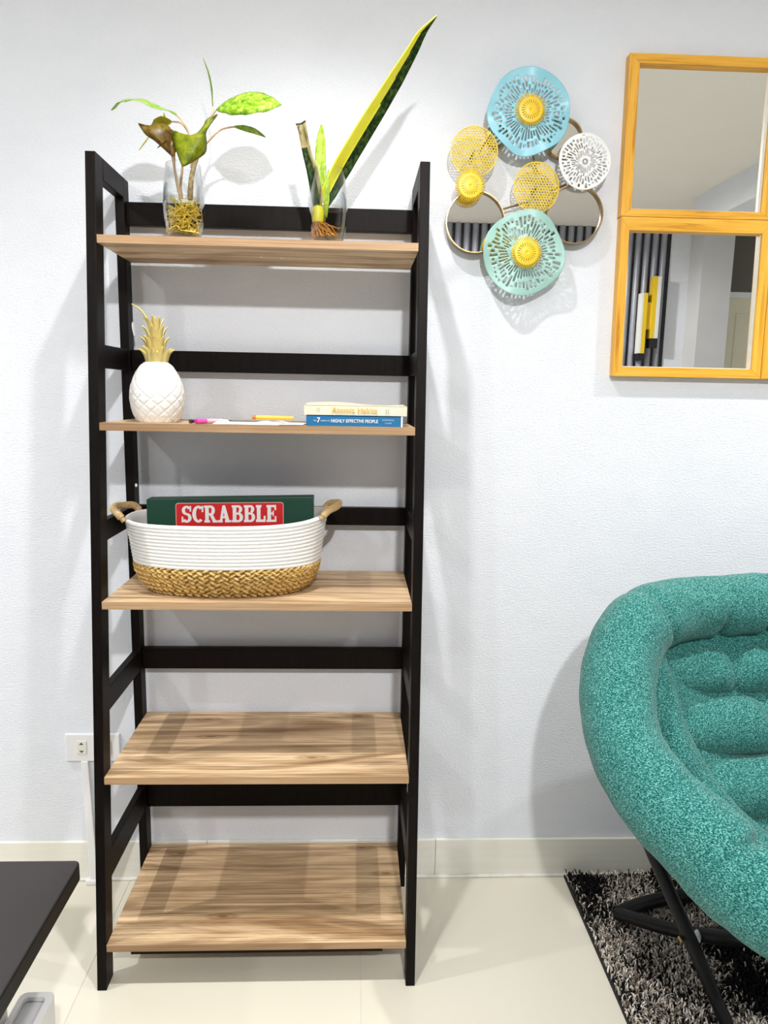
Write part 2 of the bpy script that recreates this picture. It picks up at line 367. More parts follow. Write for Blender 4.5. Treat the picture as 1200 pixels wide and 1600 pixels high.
obj('connector', MB().box(2.215, 2.255, yb, yb+.05, 1.80, 2.0), M['lamp_yellow'], ls)
obj('end_cap', MB().box(2.165, 2.215, yb, yb+.07, 1.56, 1.617), M['black_plastic'], ls); obj('end_cap', MB().box(2.252, 2.312, yb, yb+.07, 1.66, 1.731), M['black_plastic'], ls)

# ------------------------------------------------------------------ downlights (fixture + its own lamp)
def downlight(i, x, y, watts, row):
    nm = ('front row' if row == 0 else 'second row (left one added as fill)'); side = (('left', 'middle', 'right') if row == 0 else ('left', 'right'))[i]
    t = thing('ceiling_downlight', f'round white ceiling downlight, {side} one of the {nm}', 'downlight', (x, y, CEIL), 'ceiling downlights')
    obj('trim_ring', MB().lathe([(.052, CEIL-.001), (.058, CEIL-.006), (.050, CEIL-.008), (.044, CEIL-.004)], x, y, 24), M['plate'], t, smooth=True)
    obj('lens', MB().lathe([(.0001, CEIL-.0035), (.043, CEIL-.0035)], x, y, 24), M['glow'], t, fix=False)
    l = bpy.data.lights.new('lamp', 'SPOT'); l.energy = watts; l.spot_size = math.radians(179.5 if row else 111); l.spot_blend = .27 if row else 1.0
    l.shadow_soft_size = .022 if row == 0 else .05; l.color = (1, .995, .985)
    o = bpy.data.objects.new('lamp', l); COL.objects.link(o); o.parent = t; o.location = (0, 0, -.03)
for i, (x, y, w) in enumerate(FRONT): downlight(i, x, y, w, 0)
for i, (x, y, w) in enumerate(BACK): downlight(i, x, y, w, 1)

# ------------------------------------------------------------------ ladder bookcase
BX0, BX1, UW, H = -.515, .125, .020, 1.7295
ZB = [1.5706, 1.2019, .8374, .4673, .101]; TB = .0156; YR = -.0129
RAILS = [(1.6328, 1.682), (1.312, 1.359), (.955, .998), (.590, .642), (.221, .285)]
def yf(z): return -.3734+.0861*z
bc = thing('ladder_bookcase', 'tall dark brown ladder bookcase with five wood-print shelves against the wall', 'bookcase', (-.195, -.17, 0))
for x0, x1 in ((BX0-UW, BX0), (BX1, BX1+UW)):
    y0, y1 = yf(0), yf(H); d = .044
    obj('front_upright', MB().hexa([(x0,y0,0),(x1,y0,0),(x1,y0+d,0),(x0,y0+d,0),(x0,y1,H),(x1,y1,H),(x1,y1+d,H),(x0,y1+d,H)]), M['frame'], bc, bevel=.0012)
    obj('back_upright', MB().box(x0, x1, -.050, -.012, 0, H), M['frame'], bc, bevel=.0012)
    obj('top_rail', MB().box(x0, x1, yf(H)+.044, -.050, 1.687, H), M['frame'], bc, bevel=.0012)
    for z0, z1 in RAILS[1:]:
        obj('side_rail', MB().hexa([(x0+.002,yf(z0)+d,z0),(x1-.002,yf(z0)+d,z0),(x1-.002,-.050,z0),(x0+.002,-.050,z0),(x0+.002,yf(z1)+d,z1),(x1-.002,yf(z1)+d,z1),(x1-.002,-.050,z1),(x0+.002,-.050,z1)]), M['frame'], bc, bevel=.001)
for z0, z1 in RAILS:
    obj('back_rail', MB().box(BX0, BX1, -.034, -.014, z0, z1), M['frame'], bc, bevel=.0012)
for i, z in enumerate(ZB):
    mb = MB(); a, b = yf(z), YR-.022 if False else YR
    p = [(BX0+.0008,a,z-TB),(BX1-.0008,a,z-TB),(BX1-.0008,b-.022,z-TB),(BX0+.0008,b-.022,z-TB),(BX0+.0008,a,z),(BX1-.0008,a,z),(BX1-.0008,b-.022,z),(BX0+.0008,b-.022,z)]
    # full board runs back between the rear uprights, behind the guard rail
    p = [(q[0], (b if q[1] > -.1 else q[1]), q[2]) for q in p]
    mb.add(p, [(0,3,2,1),(4,5,6,7)], 0); mb.add(p, [(0,1,5,4),(1,2,6,5),(2,3,7,6),(3,0,4,7)], 1)
    bo = obj('shelf_board', mb, [M['board'], M['edge']], bc, loc=(BX0, a, z))
    if i == 0:
        for u, vv in ((408, 402), (440, 403)):
            r = AX*((u-600)/FPX)-AY*((vv-800)/FPX)+AF; q = CAM+r*((z-TB-CAM.z)/r.z)
            obj('screw_cap', MB().lathe([(.0001, z-TB-.0012), (.0032, z-TB-.001), (.0036, z-TB)], q.x, q.y, 12), M['chip'], bo, smooth=True)
obj('thin_dark_strip', MB().box(-.470, .0745, -.345, -.325, .0625, ZB[4]-TB), M['frame'], bc)  # thin dark strip below the front of the lowest board
ch = at(208, 514, -.0495)
obj('keyhole_plate', MB().prism([(ch.x+a*.55, ch.z+b) for a, b in ((-.004,.012),(0,.016),(.005,.010),(.005,.002),(.008,-.014),(.003,-.016),(-.001,-.006),(-.004,.003))], 'y', -.0515, -.0498), M['chip'], bc)
ch = at(213, 758, -.0495)
obj('keyhole_plate', MB().prism([(ch.x+.0028*math.cos(a), ch.z+.0042*math.sin(a)) for a in [2*PI*i/10 for i in range(10)]], 'y', -.0515, -.0498), M['chip'], bc)

# ------------------------------------------------------------------ tumblers and cuttings on the top shelf
def tumbler(cx, cy, zb, h, rm, rt, rb, lab, water_z):
    t = thing('glass_tumbler', lab, 'glass', (cx, cy, zb), 'clear tumblers on the top shelf')
    prof = []
    for i in range(15):
        s = i/14; r = rb+(rm-rb)*math.sin(min(s/.42, 1)*PI/2) if s < .42 else rm+(rt-rm)*((s-.42)/.58)**1.6
        prof.append((r, zb+.0005+h*s))
    inner = [(r-.0016, z) for r, z in prof[::-1] if z > zb+.009]; inner.append((.0005, zb+.009))
    obj('glass_wall', MB().lathe([(.0005, zb+.0005)]+prof+inner, cx, cy, 40), M['glass'], t, smooth=True)
    wp = [(r-.0022, z) for r, z in prof if zb+.010 < z < water_z]
    wp = [(.0005, wp[0][1])]+wp+[(wp[-1][0], water_z), (.0005, water_z)]
    obj('water', MB().lathe(wp, cx, cy, 40), M['water'], t, smooth=True)
    return prof
G1 = (-.3525, -.190); G2 = (-.059, -.190)
z0 = ZB[0]
tumbler(*G1, z0, .147, .0418, .0345, .030, 'clear glass tumbler of water at left holding the yellow-rooted cutting', 1.652)
tumbler(*G2, z0, .147, .0395, .0330, .029, 'clear glass tumbler of water at right holding the snake plant', 1.643)

def leaf(mid, widths, side, parent, mats, name='leaf', fold=.25, wave=.0, cols=None, n=14, thick=.0007, wn=6, droop=0):
    P = spline(mid, max(2, n//(len(mid)-1))); N = len(P); Wd = resample(widths, N); side = Vector(side).normalized()
    cols = cols or [-1, -.66, -.33, 0, .33, .66, 1]
    pts = []; 
    for i, p in enumerate(P):
        t = (P[min(i+1, N-1)]-P[max(i-1, 0)]).normalized()
        a = (side-t*side.dot(t)).normalized(); nrm = a.cross(t).normalized()
        row = []
        for c in cols:
            q = p+a*c*Wd[i]+nrm*(fold*abs(c)*Wd[i]+wave*abs(c)*math.sin(wn*i/N*PI+c*2)-droop*c*c*Wd[i])
            row.append(q)
        pts.append(row)
    mb = MB(); mb.grid(pts)
    if isinstance(mats, (list, tuple)):
        C_ = len(cols)-1; mb.m = []
        for i in range(N-1):
            for j in range(C_): mb.m.append(mats[1][j] if not callable(mats[1]) else mats[1](i/(N-1), j))
        mm = mats[0]
    else: mm = mats
    return obj(name, mb, mm, parent, smooth=True, solid=thick, sharp=0, fix=False)
def stalk(pts, r0, r1, parent, mt, name='petiole', n=6):
    P = spline(pts, 6); R = resample([r0, r1], len(P)); return obj(name, MB().tube(P, R, n), mt, parent, smooth=True)

pl = thing('aroid_cutting', 'leafy green cutting with wilting brown leaves standing in the left tumbler', 'plant', (G1[0], G1[1], z0+.012))
yc = G1[1]
# leaves, each with its own distance from the wall
leaf([at(338,171,-.185), at(362,160,-.20), at(392,156,-.215), at(418,159,-.22), at(440,164,-.22)], [.002, .034, .043, .032, .0], (.05, -.68, -.73), pl, M['leaf_var'], fold=.10, wave=.0008, wn=9, n=24, droop=.25)
leaf([at(276,179,-.20), at(248,166,-.22), at(212,155,-.24), at(190,158,-.245), at(174,172,-.245)], [.003, .022, .028, .014, 0], (.1, -.92, -.40), pl, M['leaf_green'], fold=.06, wave=.002, n=20)
leaf([at(333,166,-.16), at(332,140,-.15), at(327,115,-.145), at(317,90,-.14)], [.003, .008, .006, 0], (.35, -1, 0), pl, M['leaf_green'], fold=.2)
def edge_leaf(mid, left, right, parent, mt, n=22, bulge=.004, name='leaf'):
    def curve(L):
        P = spline([at(*p) for p in L], 10); d = [0]
        for a, b in zip(P, P[1:]): d.append(d[-1]+max((b-a).length, 1e-6))
        A = np.array([tuple(p) for p in P]); t = np.array(d)/d[-1]; u = np.linspace(0, 1, n)
        return [Vector([float(np.interp(x, t, A[:, k])) for k in range(3)]) for x in u]
    Lc, Mc, Rc = curve(left), curve(mid), curve(right); rows = []
    for i in range(n):
        row = []
        for k in range(5): q = Lc[i].lerp(Mc[i], k/4); q.y -= bulge*math.sin(PI*k/4); row.append(q)
        for k in range(1, 5): q = Mc[i].lerp(Rc[i], k/4); q.y -= bulge*math.sin(PI*k/4); row.append(q)
        rows.append(row)
    return obj(name, MB().grid(rows), mt, parent, smooth=True, solid=.0007, sharp=0, fix=False)
edge_leaf([(269,244,-.235), (258,226,-.246), (240,207,-.252), (217,194,-.245)], [(268,244,-.235), (255,232,-.24), (240,219,-.245), (227,210,-.248), (217,195,-.245)],
          [(270,243,-.235), (269,218,-.232), (265,198,-.228), (250,193,-.232), (234,196,-.24), (217,193,-.245)], pl, M['leaf_brown'])
edge_leaf([(286,261,-.247), (299,240,-.25), (314,216,-.246), (329,193,-.235), (340,179,-.225)],
          [(284,259,-.247), (276,238,-.245), (271,220,-.238), (270,204,-.228), (281,208,-.235), (291,213,-.24), (306,209,-.24), (318,196,-.236), (323,186,-.232), (340,179,-.225)],
          [(288,260,-.247), (303,252,-.24), (321,239,-.228), (323,222,-.226), (322,208,-.228), (328,196,-.23), (340,180,-.225)], pl, M['leaf_olive'])
leaf([at(270,203,-.22), at(266,214,-.232), at(268,228,-.24), at(270,244,-.24)], [.006, .012, .012, .002], (.9, .35, .1), pl, M['leaf_brown'], fold=.3, wave=.003)
leaf([at(366,198,-.18), at(382,200,-.185), at(400,205,-.19), at(416,215,-.19)], [.002, .009, .009, 0], (.05, -1, .35), pl, M['leaf_green'], fold=-.1)
leaf([at(268,190,-.19), at(256,190,-.185), at(246,195,-.18), at(236,201,-.18)], [.002, .011, .012, .003], (.1, -.6, .8), pl, M['leaf_yellow'], fold=.2)
leaf([at(257,192,-.185), at(257,184,-.185), at(256,175,-.185)], [.006, .003, 0], (1, 0, .1), pl, M['leaf_yellow'], fold=.1)
leaf([at(236,208,-.22), at(226,222,-.225), at(217,235,-.225)], [.003, .003, .0008], (.8, -.5, .3), pl, M['leaf_yellow'], name='drooping_tip', fold=.2)
leaf([at(260,219,-.25), at(252,226,-.255), at(245,232,-.255)], [.003, .002, .0], (.5, -.3, .8), pl, M['leaf_brown'], name='drooping_tip', fold=.2)
stalk([at(284,311,yc), at(282,290,-.20), at(284,272,-.235), at(285,260,-.245)], .0030, .0022, pl, M['petiole'])
stalk([at(282,311,yc), at(276,280,-.20), at(269,245,-.235)], .003, .002, pl, M['petiole'])
stalk([at(279,300,yc), at(273,265,-.20), at(272,230,-.22), at(268,206,-.22)], .0026, .0018, pl, M['petiole'])
stalk([at(299,262,yc), at(301,245,-.19), at(296,212,-.2), at(288,193,-.205), at(276,179,-.2)], .003, .0018, pl, M['petiole'])
stalk([at(300,262,yc), at(302,230,-.2), at(292,203,-.2), at(282,192,-.195), at(268,190,-.19)], .0026, .0016, pl, M['petiole'])
stalk([at(303,262,yc), at(309,235,-.18), at(322,195,-.18), at(338,171,-.185)], .0035, .002, pl, M['petiole'])
stalk([at(303,262,yc), at(311,240,-.18), at(326,220,-.175), at(345,203,-.178), at(366,198,-.18)], .003, .0016, pl, M['petiole'])
stalk([at(305,250,yc), at(320,210,-.175), at(331,180,-.165), at(333,166,-.16)], .0022, .0014, pl, M['petiole'])
stalk([at(297,312,yc), at(298,290,yc), at(301,268,yc), at(309,242,-.185)], .0060, .0045, pl, M['stem'], 'stem', 10)
mb = MB()
for i in range(130):
    a = random.uniform(0, 2*PI); r = .032*math.sqrt(random.random()); p = Vector((G1[0]+r*math.cos(a), G1[1]+r*math.sin(a), random.uniform(z0+.016, 1.640)))
    pts = [p]; d = Vector((random.uniform(-1,1), random.uniform(-1,1), random.uniform(-.6,.6))).normalized()
    for k in range(6):
        d = (d+.55*Vector((random.uniform(-1,1), random.uniform(-1,1), random.uniform(-.7,.7)))).normalized(); q = pts[-1]+d*.008
        rr = math.hypot(q.x-G1[0], q.y-G1[1])
        if rr > .0355: q.x = G1[0]+(q.x-G1[0])*.0355/rr; q.y = G1[1]+(q.y-G1[1])*.0355/rr
        q.z = min(max(q.z, z0+.014), 1.648); pts.append(q)
    w = random.uniform(.0009, .0021); mb.tube(pts, resample([w, w*.8, w*.4], len(pts)), 5)
obj('roots', mb, M['root'], pl, smooth=True)

sp = thing('snake_plant', 'snake plant with one long yellow-edged leaf standing in the right tumbler', 'plant', (G2[0], G2[1], z0+.012))
ys = G2[1]
# long leaf: yellow margin on its left, dark centre on its right
leaf([at(500,334,ys-.005), at(513,303,ys), at(536,258,-.195), at(563,212,-.205), at(590,168,-.216), at(618,122,-.23), at(644,78,-.245), at(660,50,-.255), at(683,24,-.265)],
     [.007, .0155, .0195, .0195, .0185, .0165, .012, .0085, .0004], (.86, .12, .50), sp, ([M['snake_y'], M['snake_g']], lambda s, j: int((j+.5)/16 > .56-.30*max(0, s-.45)/.55)), n=64,
     cols=[-1+i/8 for i in range(17)], fold=.22, thick=.0022)
leaf([at(503,348,ys-.01), at(497,310,-.195), at(490,272,-.20), at(480,236,-.205), at(474,206,-.21), at(471,192,-.21)],
     [.008, .0125, .0115, .009, .0085, .0105], (.9, -.3, .2), sp, ([M['snake_g'], M['snake_dead'], M['dark_tip']], lambda s, j: 2 if s > .93 else (1 if (s > .62 or j >= 4) else 0)), n=30, fold=.5, thick=.002)
leaf([at(504,346,ys), at(503,300,-.185), at(501,250,-.18), at(501.5,218,-.178), at(502,194,-.178)], [.006, .0105, .011, .009, .0005], (1, -.15, 0), sp, M['snake_l'], n=24, fold=.3, thick=.002)
leaf([at(508,340,ys-.008), at(511,312,-.20), at(512,290,-.2), at(513,264,-.2)], [.004, .005, .004, .001], (1, -.2, 0), sp, M['snake_l'], n=12, fold=.3, thick=.0015)
mb = MB(); c = at(497, 335, ys-.008)
mb.lathe([(.003, c.z-.018), (.0125, c.z-.016), (.0145, c.z), (.011, c.z+.014), (.004, c.z+.017)], c.x, c.y, 14, capb=True, capt=True)
obj('rhizome', mb, M['snake_y'], sp, smooth=True)
mb = MB()
for i in range(46):
    a = random.uniform(0, 2*PI); p = Vector((c.x+.006*math.cos(a), c.y+.006*math.sin(a), c.z-.014)); pts = [p]; d = Vector((math.cos(a)+random.random()*.8, math.sin(a), -.8)).normalized()
    for k in range(6):
        d = (d+.5*Vector((random.uniform(-1,1), random.uniform(-1,1), random.uniform(-.7,.5)))).normalized(); q = pts[-1]+d*.0085
        rr = math.hypot(q.x-G2[0], q.y-G2[1])
        if rr > .0335: q.x = G2[0]+(q.x-G2[0])*.0335/rr; q.y = G2[1]+(q.y-G2[1])*.0335/rr
        q.z = min(max(q.z, z0+.013), 1.625); pts.append(q)
    w = random.uniform(.0009, .0019); mb.tube(pts, resample([w, w*.5], len(pts)), 5)
obj('roots', mb, M['root_brown'], sp, smooth=True)

# ------------------------------------------------------------------ pineapple ornament, pens, papers, books on the second shelf
z1 = ZB[1]; pcx, pcy = -.4165, -.195
pp = thing('pineapple_ornament', 'white ceramic pineapple ornament with a gold leafy crown', 'ornament', (pcx, pcy, z1))
HP = .1235; rows, cols_ = 120, 200; pts = []
prof = [(0, .041), (.04, .044), (.12, .0490), (.25, .0535), (.38, .0555), (.5, .0553), (.62, .0525), (.75, .0465), (.86, .0395), (.94, .0325), (1.0, .0245)]
for i in range(rows+1):
    s = i/rows; r = float(np.interp(s, [p[0] for p in prof], [p[1] for p in prof])); row = []
    for j in range(cols_):
        th = 2*PI*j/cols_; a = 12*th/(2*PI)+s*5.2; b = 12*th/(2*PI)-s*5.2
        da = abs((a % 1)-.5)*2; db = abs((b % 1)-.5)*2              # 1 at groove
        h = (1-da**7)*(1-db**7); rr = r*(1+0)+(.0019*h-.0010)*(1 if s < .97 else .3)
        row.append((pcx+rr*math.cos(th), pcy+rr*math.sin(th), z1+.0005+HP*s))
    pts.append(row)
mb = MB(); mb.grid(pts, closed_u=True); mb.add([(pcx, pcy, z1+.0005)]+pts[0], [(0, (j+1) % cols_+1, j+1) for j in range(cols_)]); mb.add([(pcx, pcy, z1+HP+.001)]+pts[-1], [(0, j+1, (j+1) % cols_+1) for j in range(cols_)])
obj('body', mb, M['ceramic'], pp, smooth=True, sharp=0)
def crown(a, base_z, length, out, w, lean=0, r0=.02):
    d = Vector((math.cos(a), math.sin(a), 0)); c0 = Vector((pcx+.001, pcy, z1+HP-.004+base_z))
    s = Vector((-math.sin(a), math.cos(a), 0))
    p0 = c0+d*r0; p1 = p0+d*out*.18+Vector((lean*.3, 0, length*.45)); p2 = p0+d*out*.5+Vector((lean*.7, 0, length*.80)); p3 = p0+d*out+Vector((lean, 0, length))
    leaf([p0, p1, p2, p3], [w*.85, w, w*.62, .0004], s, pp, M['gold'], name='crown_leaf', fold=-.5, n=10, thick=.0022)
for k in range(11): crown(2*PI*k/11+.2, 0, .032+.004*(k % 2), .017, .0085, 0, .021)
for k in range(9): crown(2*PI*k/9, .012, .045, .015, .0085, -.002, .016)
for k in range(7): crown(2*PI*k/7+.3, .026, .052, .015, .0078, -.003, .0125)
for k in range(5): crown(2*PI*k/5+.5, .040, .055, .013, .0072, -.004, .009)
crown(PI*1.02, .050, .072, .034, .0078, -.006, .007); crown(-.6, .052, .046, .008, .0065, 0, .006); crown(-1.9, .05, .05, .006, .0068, 0, .005)
obj('crown_core', MB().lathe([(.0215, z1+HP-.003), (.019, z1+HP+.02), (.012, z1+HP+.05), (.006, z1+HP+.075), (.0008, z1+HP+.095)], pcx, pcy, 18), M['gold'], pp, smooth=True)

def pen(name, lab, a, b, r, parts, cat, z):
    A = Vector((a[0], a[1], z)); B = Vector((b[0], b[1], z)); t = thing(name, lab, cat, A.lerp(B, .5)-Vector((0,0,r)))
    for nm, s0, s1, r0, r1, mt in parts:
        obj(nm, MB().tube([A.lerp(B, s0), A.lerp(B, (s0+s1)/2), A.lerp(B, s1)], [r*r0, r*(r0+r1)/2, r*r1], 14), mt, t, smooth=True)
pen('marker_pen', 'pink and clear marker pen lying beside the white pineapple', (-.322, -.262), (-.262, -.205), .0052,
    [('cap', 0, .28, 1, 1, M['pink']), ('cap_end', -.03, 0, .8, .9, M['magenta']), ('barrel', .28, .72, .92, .85, M['pale_pink']), ('nozzle', .72, .93, .8, .4, M['plate']), ('tip', .93, 1.04, .28, .12, M['black_plastic'])], 'pen', z1+.0057)
pen('ballpoint_pen', 'thin dark pen lying behind the pink marker', (-.339, -.246), (-.277, -.196), .0042,
    [('clip_end', 0, .06, 1.0, 1.0, M['bronze']), ('barrel', .06, .9, .8, .8, M['black_plastic']), ('tip', .9, 1.0, .75, .15, M['steel'])], 'pen', z1+.0046)
def sheet(name, lab, poly, zoff, amp, seed):
    random.seed(seed); nx, ny = 22, 10; mb = MB(); pts = []
    P = [Vector((p[0], p[1], 0)) for p in poly]
    ph = [random.uniform(0, 6) for _ in range(4)]
    for j in range(ny+1):
        row = []
        for i in range(nx+1):
            s, t = i/nx, j/ny; q = P[0].lerp(P[1], s).lerp(P[3].lerp(P[2], s), t)
            h = amp*max(0, math.sin(7*s+ph[0]+2*t)*.6+math.sin(13*s-3*t+ph[1])*.4)*4*t*(1-t)
            row.append((q.x, q.y, z1+zoff+h))
        pts.append(row)
    mb.grid(pts); return tag(obj(name, mb, M['paper'], smooth=True, loc=(P[0].x, P[0].y, z1), solid=.0004, sharp=0, fix=False), lab, 'paper', 'loose papers on the second shelf')
sheet('paper_sheet', 'creased white paper lying under the orange stick', [(-.290, -.262), (-.155, -.268), (-.13, -.13), (-.27, -.14)], .0008, .0085, 3)
sheet('paper_sheet', 'flat white paper with a corner over the shelf edge beside the books', [(-.185, -.262), (-.106, -.258), (-.104, -.15), (-.17, -.15)], .0016, .0022, 5)
os_ = thing('orange_stick', 'orange pencil-like stick lying on the white paper', 'stick', (-.168, -.235, z1+.009))
obj('barrel', MB().tube([(-.204, -.243, z1+.0150), (-.17, -.238, z1+.0146), (-.128, -.232, z1+.0140)], [.0052, .0052, .0045], 6), M['orange'], os_)
obj('end', MB().tube([(-.2115, -.244, z1+.0151), (-.204, -.243, z1+.0150)], [.0050, .0054], 6), M['orange_dark'], os_)

b1 = thing('book', 'blue paperback lying flat at the bottom of the two-book stack', 'book', (0, -.19, z1), 'books on the second shelf')
def book(root, x0, x1, y0, y1, z, h, cov, ang=0, curl=0):
    ct = .0011; c = Vector((x0, y0, 0))
    def rt(p):
        x, y = p[0]-x0, p[1]-y0; return (x0+x*math.cos(ang)-y*math.sin(ang), y0+x*math.sin(ang)+y*math.cos(ang), p[2])
    def bx(a, b, c_, d, e, f):
        m = MB().box(a, b, c_, d, e, f); m.v = [rt(v_) for v_ in m.v]; return m
    m = bx(x0, x1, y0, y0+ct, z, z+h); m2 = bx(x0, x1, y0+ct, y1, z, z+ct); m.add(m2.v, m2.f)
    # top cover, free corner slightly curled
    pts = []
    for j in range(9):
        row = []
        for i in range(17):
            s, t = i/16, j/8; row.append(rt((lerp(x0, x1, s), lerp(y0, y1, t), z+h+curl*(.5+.5*math.sin(6*s))*t**1.5)))
        pts.append(row)
    top = [[(p[0], p[1], p[2]) for p in r] for r in pts]; bot = [[(p[0], p[1], p[2]-ct) for p in r] for r in pts]
    m.grid(top); m.grid(bot)
    for a, b in ((top[0], bot[0]), (top[-1], bot[-1])): m.grid([a, b])
    m.grid([[r[0] for r in top], [r[0] for r in bot]]); m.grid([[r[-1] for r in top], [r[-1] for r in bot]])
    obj('cover', m, cov, root)
    obj('page_block', bx(x0+.002, x1-.002, y0+ct+.0004, y1-.003, z+ct, z+h-ct), M['pages'], root)
book(b1, -.0995, .0985, -.2575, -.128, z1+.0004, .0215, M['book_blue'])
zt = z1+.0004
text('THE', 'title_lettering', M['white_print'], b1, (-.0845, -.2577, zt+.0095), height=.0026, width=.0058)
text('7', 'title_lettering', M['white_print'], b1, (-.0775, -.2577, zt+.0068), height=.0104, bold=.02)
text('HABITS OF', 'title_lettering', M['white_print'], b1, (-.0700, -.2577, zt+.0093), height=.0026, width=.0185)
text('HIGHLY EFFECTIVE PEOPLE', 'title_lettering', M['white_print'], b1, (-.0485, -.2577, zt+.0075), height=.0068, width=.0965, bold=.012)
text('STEPHEN R.', 'author_lettering', M['pale_blue_print'], b1, (.0565, -.2577, zt+.0122), height=.0030, width=.0250)
text('COVEY', 'author_lettering', M['pale_blue_print'], b1, (.0625, -.2577, zt+.0058), height=.0030, width=.0140)
obj('spine_band', MB().box(.0955, .0989, -.2578, -.2574, zt, zt+.0215), M['white_print'], b1)
b2 = thing('book', 'cream paperback with yellow title, on top of the blue book', 'book', (0, -.19, z1+.0222), 'books on the second shelf')
zt = z1+.0222
book(b2, -.1040, .1080, -.2555, -.125, zt+.0004, .0200, M['book_cream'], ang=.012, curl=.006)
text('Atomic Habits', 'title_lettering', M['gold_print'], b2, (-.0475, -.2558, zt+.0058), height=.0105, width=.0935, bold=.008)
for dx in (-.078, -.0755, -.073): obj('spine_mark', MB().box(dx, dx+.0008, -.2559, -.2550, zt+.006, zt+.0145), M['grey_print'], b2)
for dx in (.064, .0685): obj('spine_mark', MB().box(dx, dx+.0011, -.2557, -.2545, zt+.006, zt+.0145), M['grey_print'], b2)

# ------------------------------------------------------------------ basket and board-game box on the middle shelf
z2 = ZB[2]; bx_, by_ = -.279, -.158
bk = thing('rope_basket', 'oval white rope basket with a woven seagrass bottom and jute handles', 'basket', (bx_, by_, z2))
HBK = .152; SG = .060
def radii(s):                      # half axes of the oval at height fraction s
    a = float(np.interp(s, [0, .12, .3, .5, .75, 1], [.168, .188, .200, .205, .211, .219])); b = float(np.interp(s, [0, .12, .3, .5, .75, 1], [.104, .117, .124, .125, .125, .125]))
    return a, b
def oval(a, b, th, e=2.35):
    c, s = math.cos(th), math.sin(th); return bx_+a*math.copysign(abs(c)**(2/e), c), by_+b*math.copysign(abs(s)**(2/e), s)
def rimz(th, s):                   # the rim dips along the front and rises to the handles
    k = max(0, (s-.4)/.6); c = math.cos(th); return k*(.010*(abs(c)**3)-.003*max(0, -math.sin(th))*(1-abs(c))+.0025*math.sin(3*th+.6))+k*.006*c
def loop(s, off=0, n=96, ph=0):
    a, b = radii(s); out = []
    for i in range(n):
        th = 2*PI*(i+ph)/n; x, y = oval(a+off, b+off, th); out.append(Vector((x, y, z2+.004+HBK*s+rimz(th, s))))
    return out
# inner lining wall + floor
mb = MB(); mb.grid([loop(s, -.0065, 64) for s in np.linspace(0, .985, 14)], closed_u=True); lo = loop(0, -.0065, 64); mb.add([(bx_, by_, z2+.004)]+lo, [(0, i+1, (i+1) % 64+1) for i in range(64)])
obj('inner_wall', mb, M['rope'], bk, smooth=True, solid=.003)
NR = 12; S0 = SG/HBK
for i in range(NR):
    s = S0+(1-S0)*(i+.5)/NR; obj('rope_coil', MB().tube(loop(s, -.001), .0046 if i < NR-1 else .0054, 8, closed=True), M['rope'], bk, smooth=True)
for r_ in range(6):                # plaited seagrass rows: two rows of overlapping leaf folds make one plait
    s = S0*(r_+.5)/6; mb = MB(); a, b = radii(s); n = 66
    for q in range(2):
        for i in range(n):
            th = 2*PI*(i+.5*q+random.uniform(-.12, .12))/n; x, y = oval(a+.0012, b+.0012, th); th2 = th+.02; x2, y2 = oval(a+.0012, b+.0012, th2)
            t = Vector((x2-x, y2-y, 0)).normalized(); nn = Vector((t.y, -t.x, 0)); c = Vector((x, y, z2+.0035+HBK*s+(.0024 if q else -.0024)))
            d = (t*(1)+Vector((0, 0, .5 if q else -.5))).normalized(); w = random.uniform(.0033, .0041); L_ = .0088*random.uniform(.9, 1.1)
            up = nn.cross(d).normalized(); V = []
            for k, (l, ww, hh) in enumerate(((-1, .35, -.002), (-.5, .9, .0014), (.15, 1, .0026), (.7, .8, .0016), (1, .3, -.002))):
                V += [c+d*l*L_-up*ww*w+nn*(hh-.0018), c+d*l*L_+nn*(hh+.0012), c+d*l*L_+up*ww*w+nn*(hh-.0018)]
            mb.add(V, [(3*k+j, 3*k+j+1, 3*k+j+4, 3*k+j+3) for k in range(4) for j in range(2)])
    o = obj('seagrass_plait', mb, M['grass'], bk, smooth=True, solid=.0008, fix=False)
mb = MB(); mb.grid([loop(s, -.003, 64) for s in np.linspace(0, S0, 6)], closed_u=True); lo = loop(0, -.003, 64); mb.add([(bx_, by_, z2+.0006)]+[(p.x, p.y, z2+.0006) for p in lo], [(0, i+1, (i+1) % 64+1) for i in range(64)]); mb.grid([[(p.x, p.y, z2+.0006) for p in lo], lo], closed_u=True)
obj('base', mb, M['grass'], bk, smooth=True)
for sg in (-1, 1):                 # wrapped handles
    hx = bx_+sg*.219; zz = z2+HBK+.004+(.020 if sg > 0 else .010)
    k = (1, .062, .024) if sg < 0 else (1, .058, .030)
    P = spline([(hx-sg*.010, by_-k[1], zz-.012), (hx+sg*.004, by_-k[1]*.94, zz+.004), (hx+sg*.022, by_-k[1]*.45, zz+k[2]*.35), (hx+sg*.026, by_, zz+k[2]*.45), (hx+sg*.022, by_+k[1]*.45, zz+k[2]*.35), (hx+sg*.004, by_+k[1]*.94, zz+.004), (hx-sg*.010, by_+k[1], zz-.012)], 14)
    R_ = [(.0082 if .08 < i/len(P) < .93 else .0055)*(1+.05*math.sin(i*1.9)) for i in range(len(P))]
    obj('handle', MB().tube(P, R_, 10), M['jute'], bk, smooth=True)
gb = thing('board_game_box', 'dark green board-game box with a red label standing in the rope basket', 'box', (-.272, -.14, z2+.030))
yfB = -.165
A = at(228.5, 780, yfB); B = at(489.5, 776.5, yfB); zl = z2+.030
m = MB(); X_a, X_b = A.x, B.x
m.hexa([(X_a, yfB, zl), (X_b, yfB, zl), (X_b, yfB+.040, zl), (X_a, yfB+.040, zl), (X_a, yfB, A.z), (X_b, yfB, B.z), (X_b, yfB+.040, B.z), (X_a, yfB+.040, A.z)])
obj('lid', m, M['green_box'], gb, bevel=.0015)
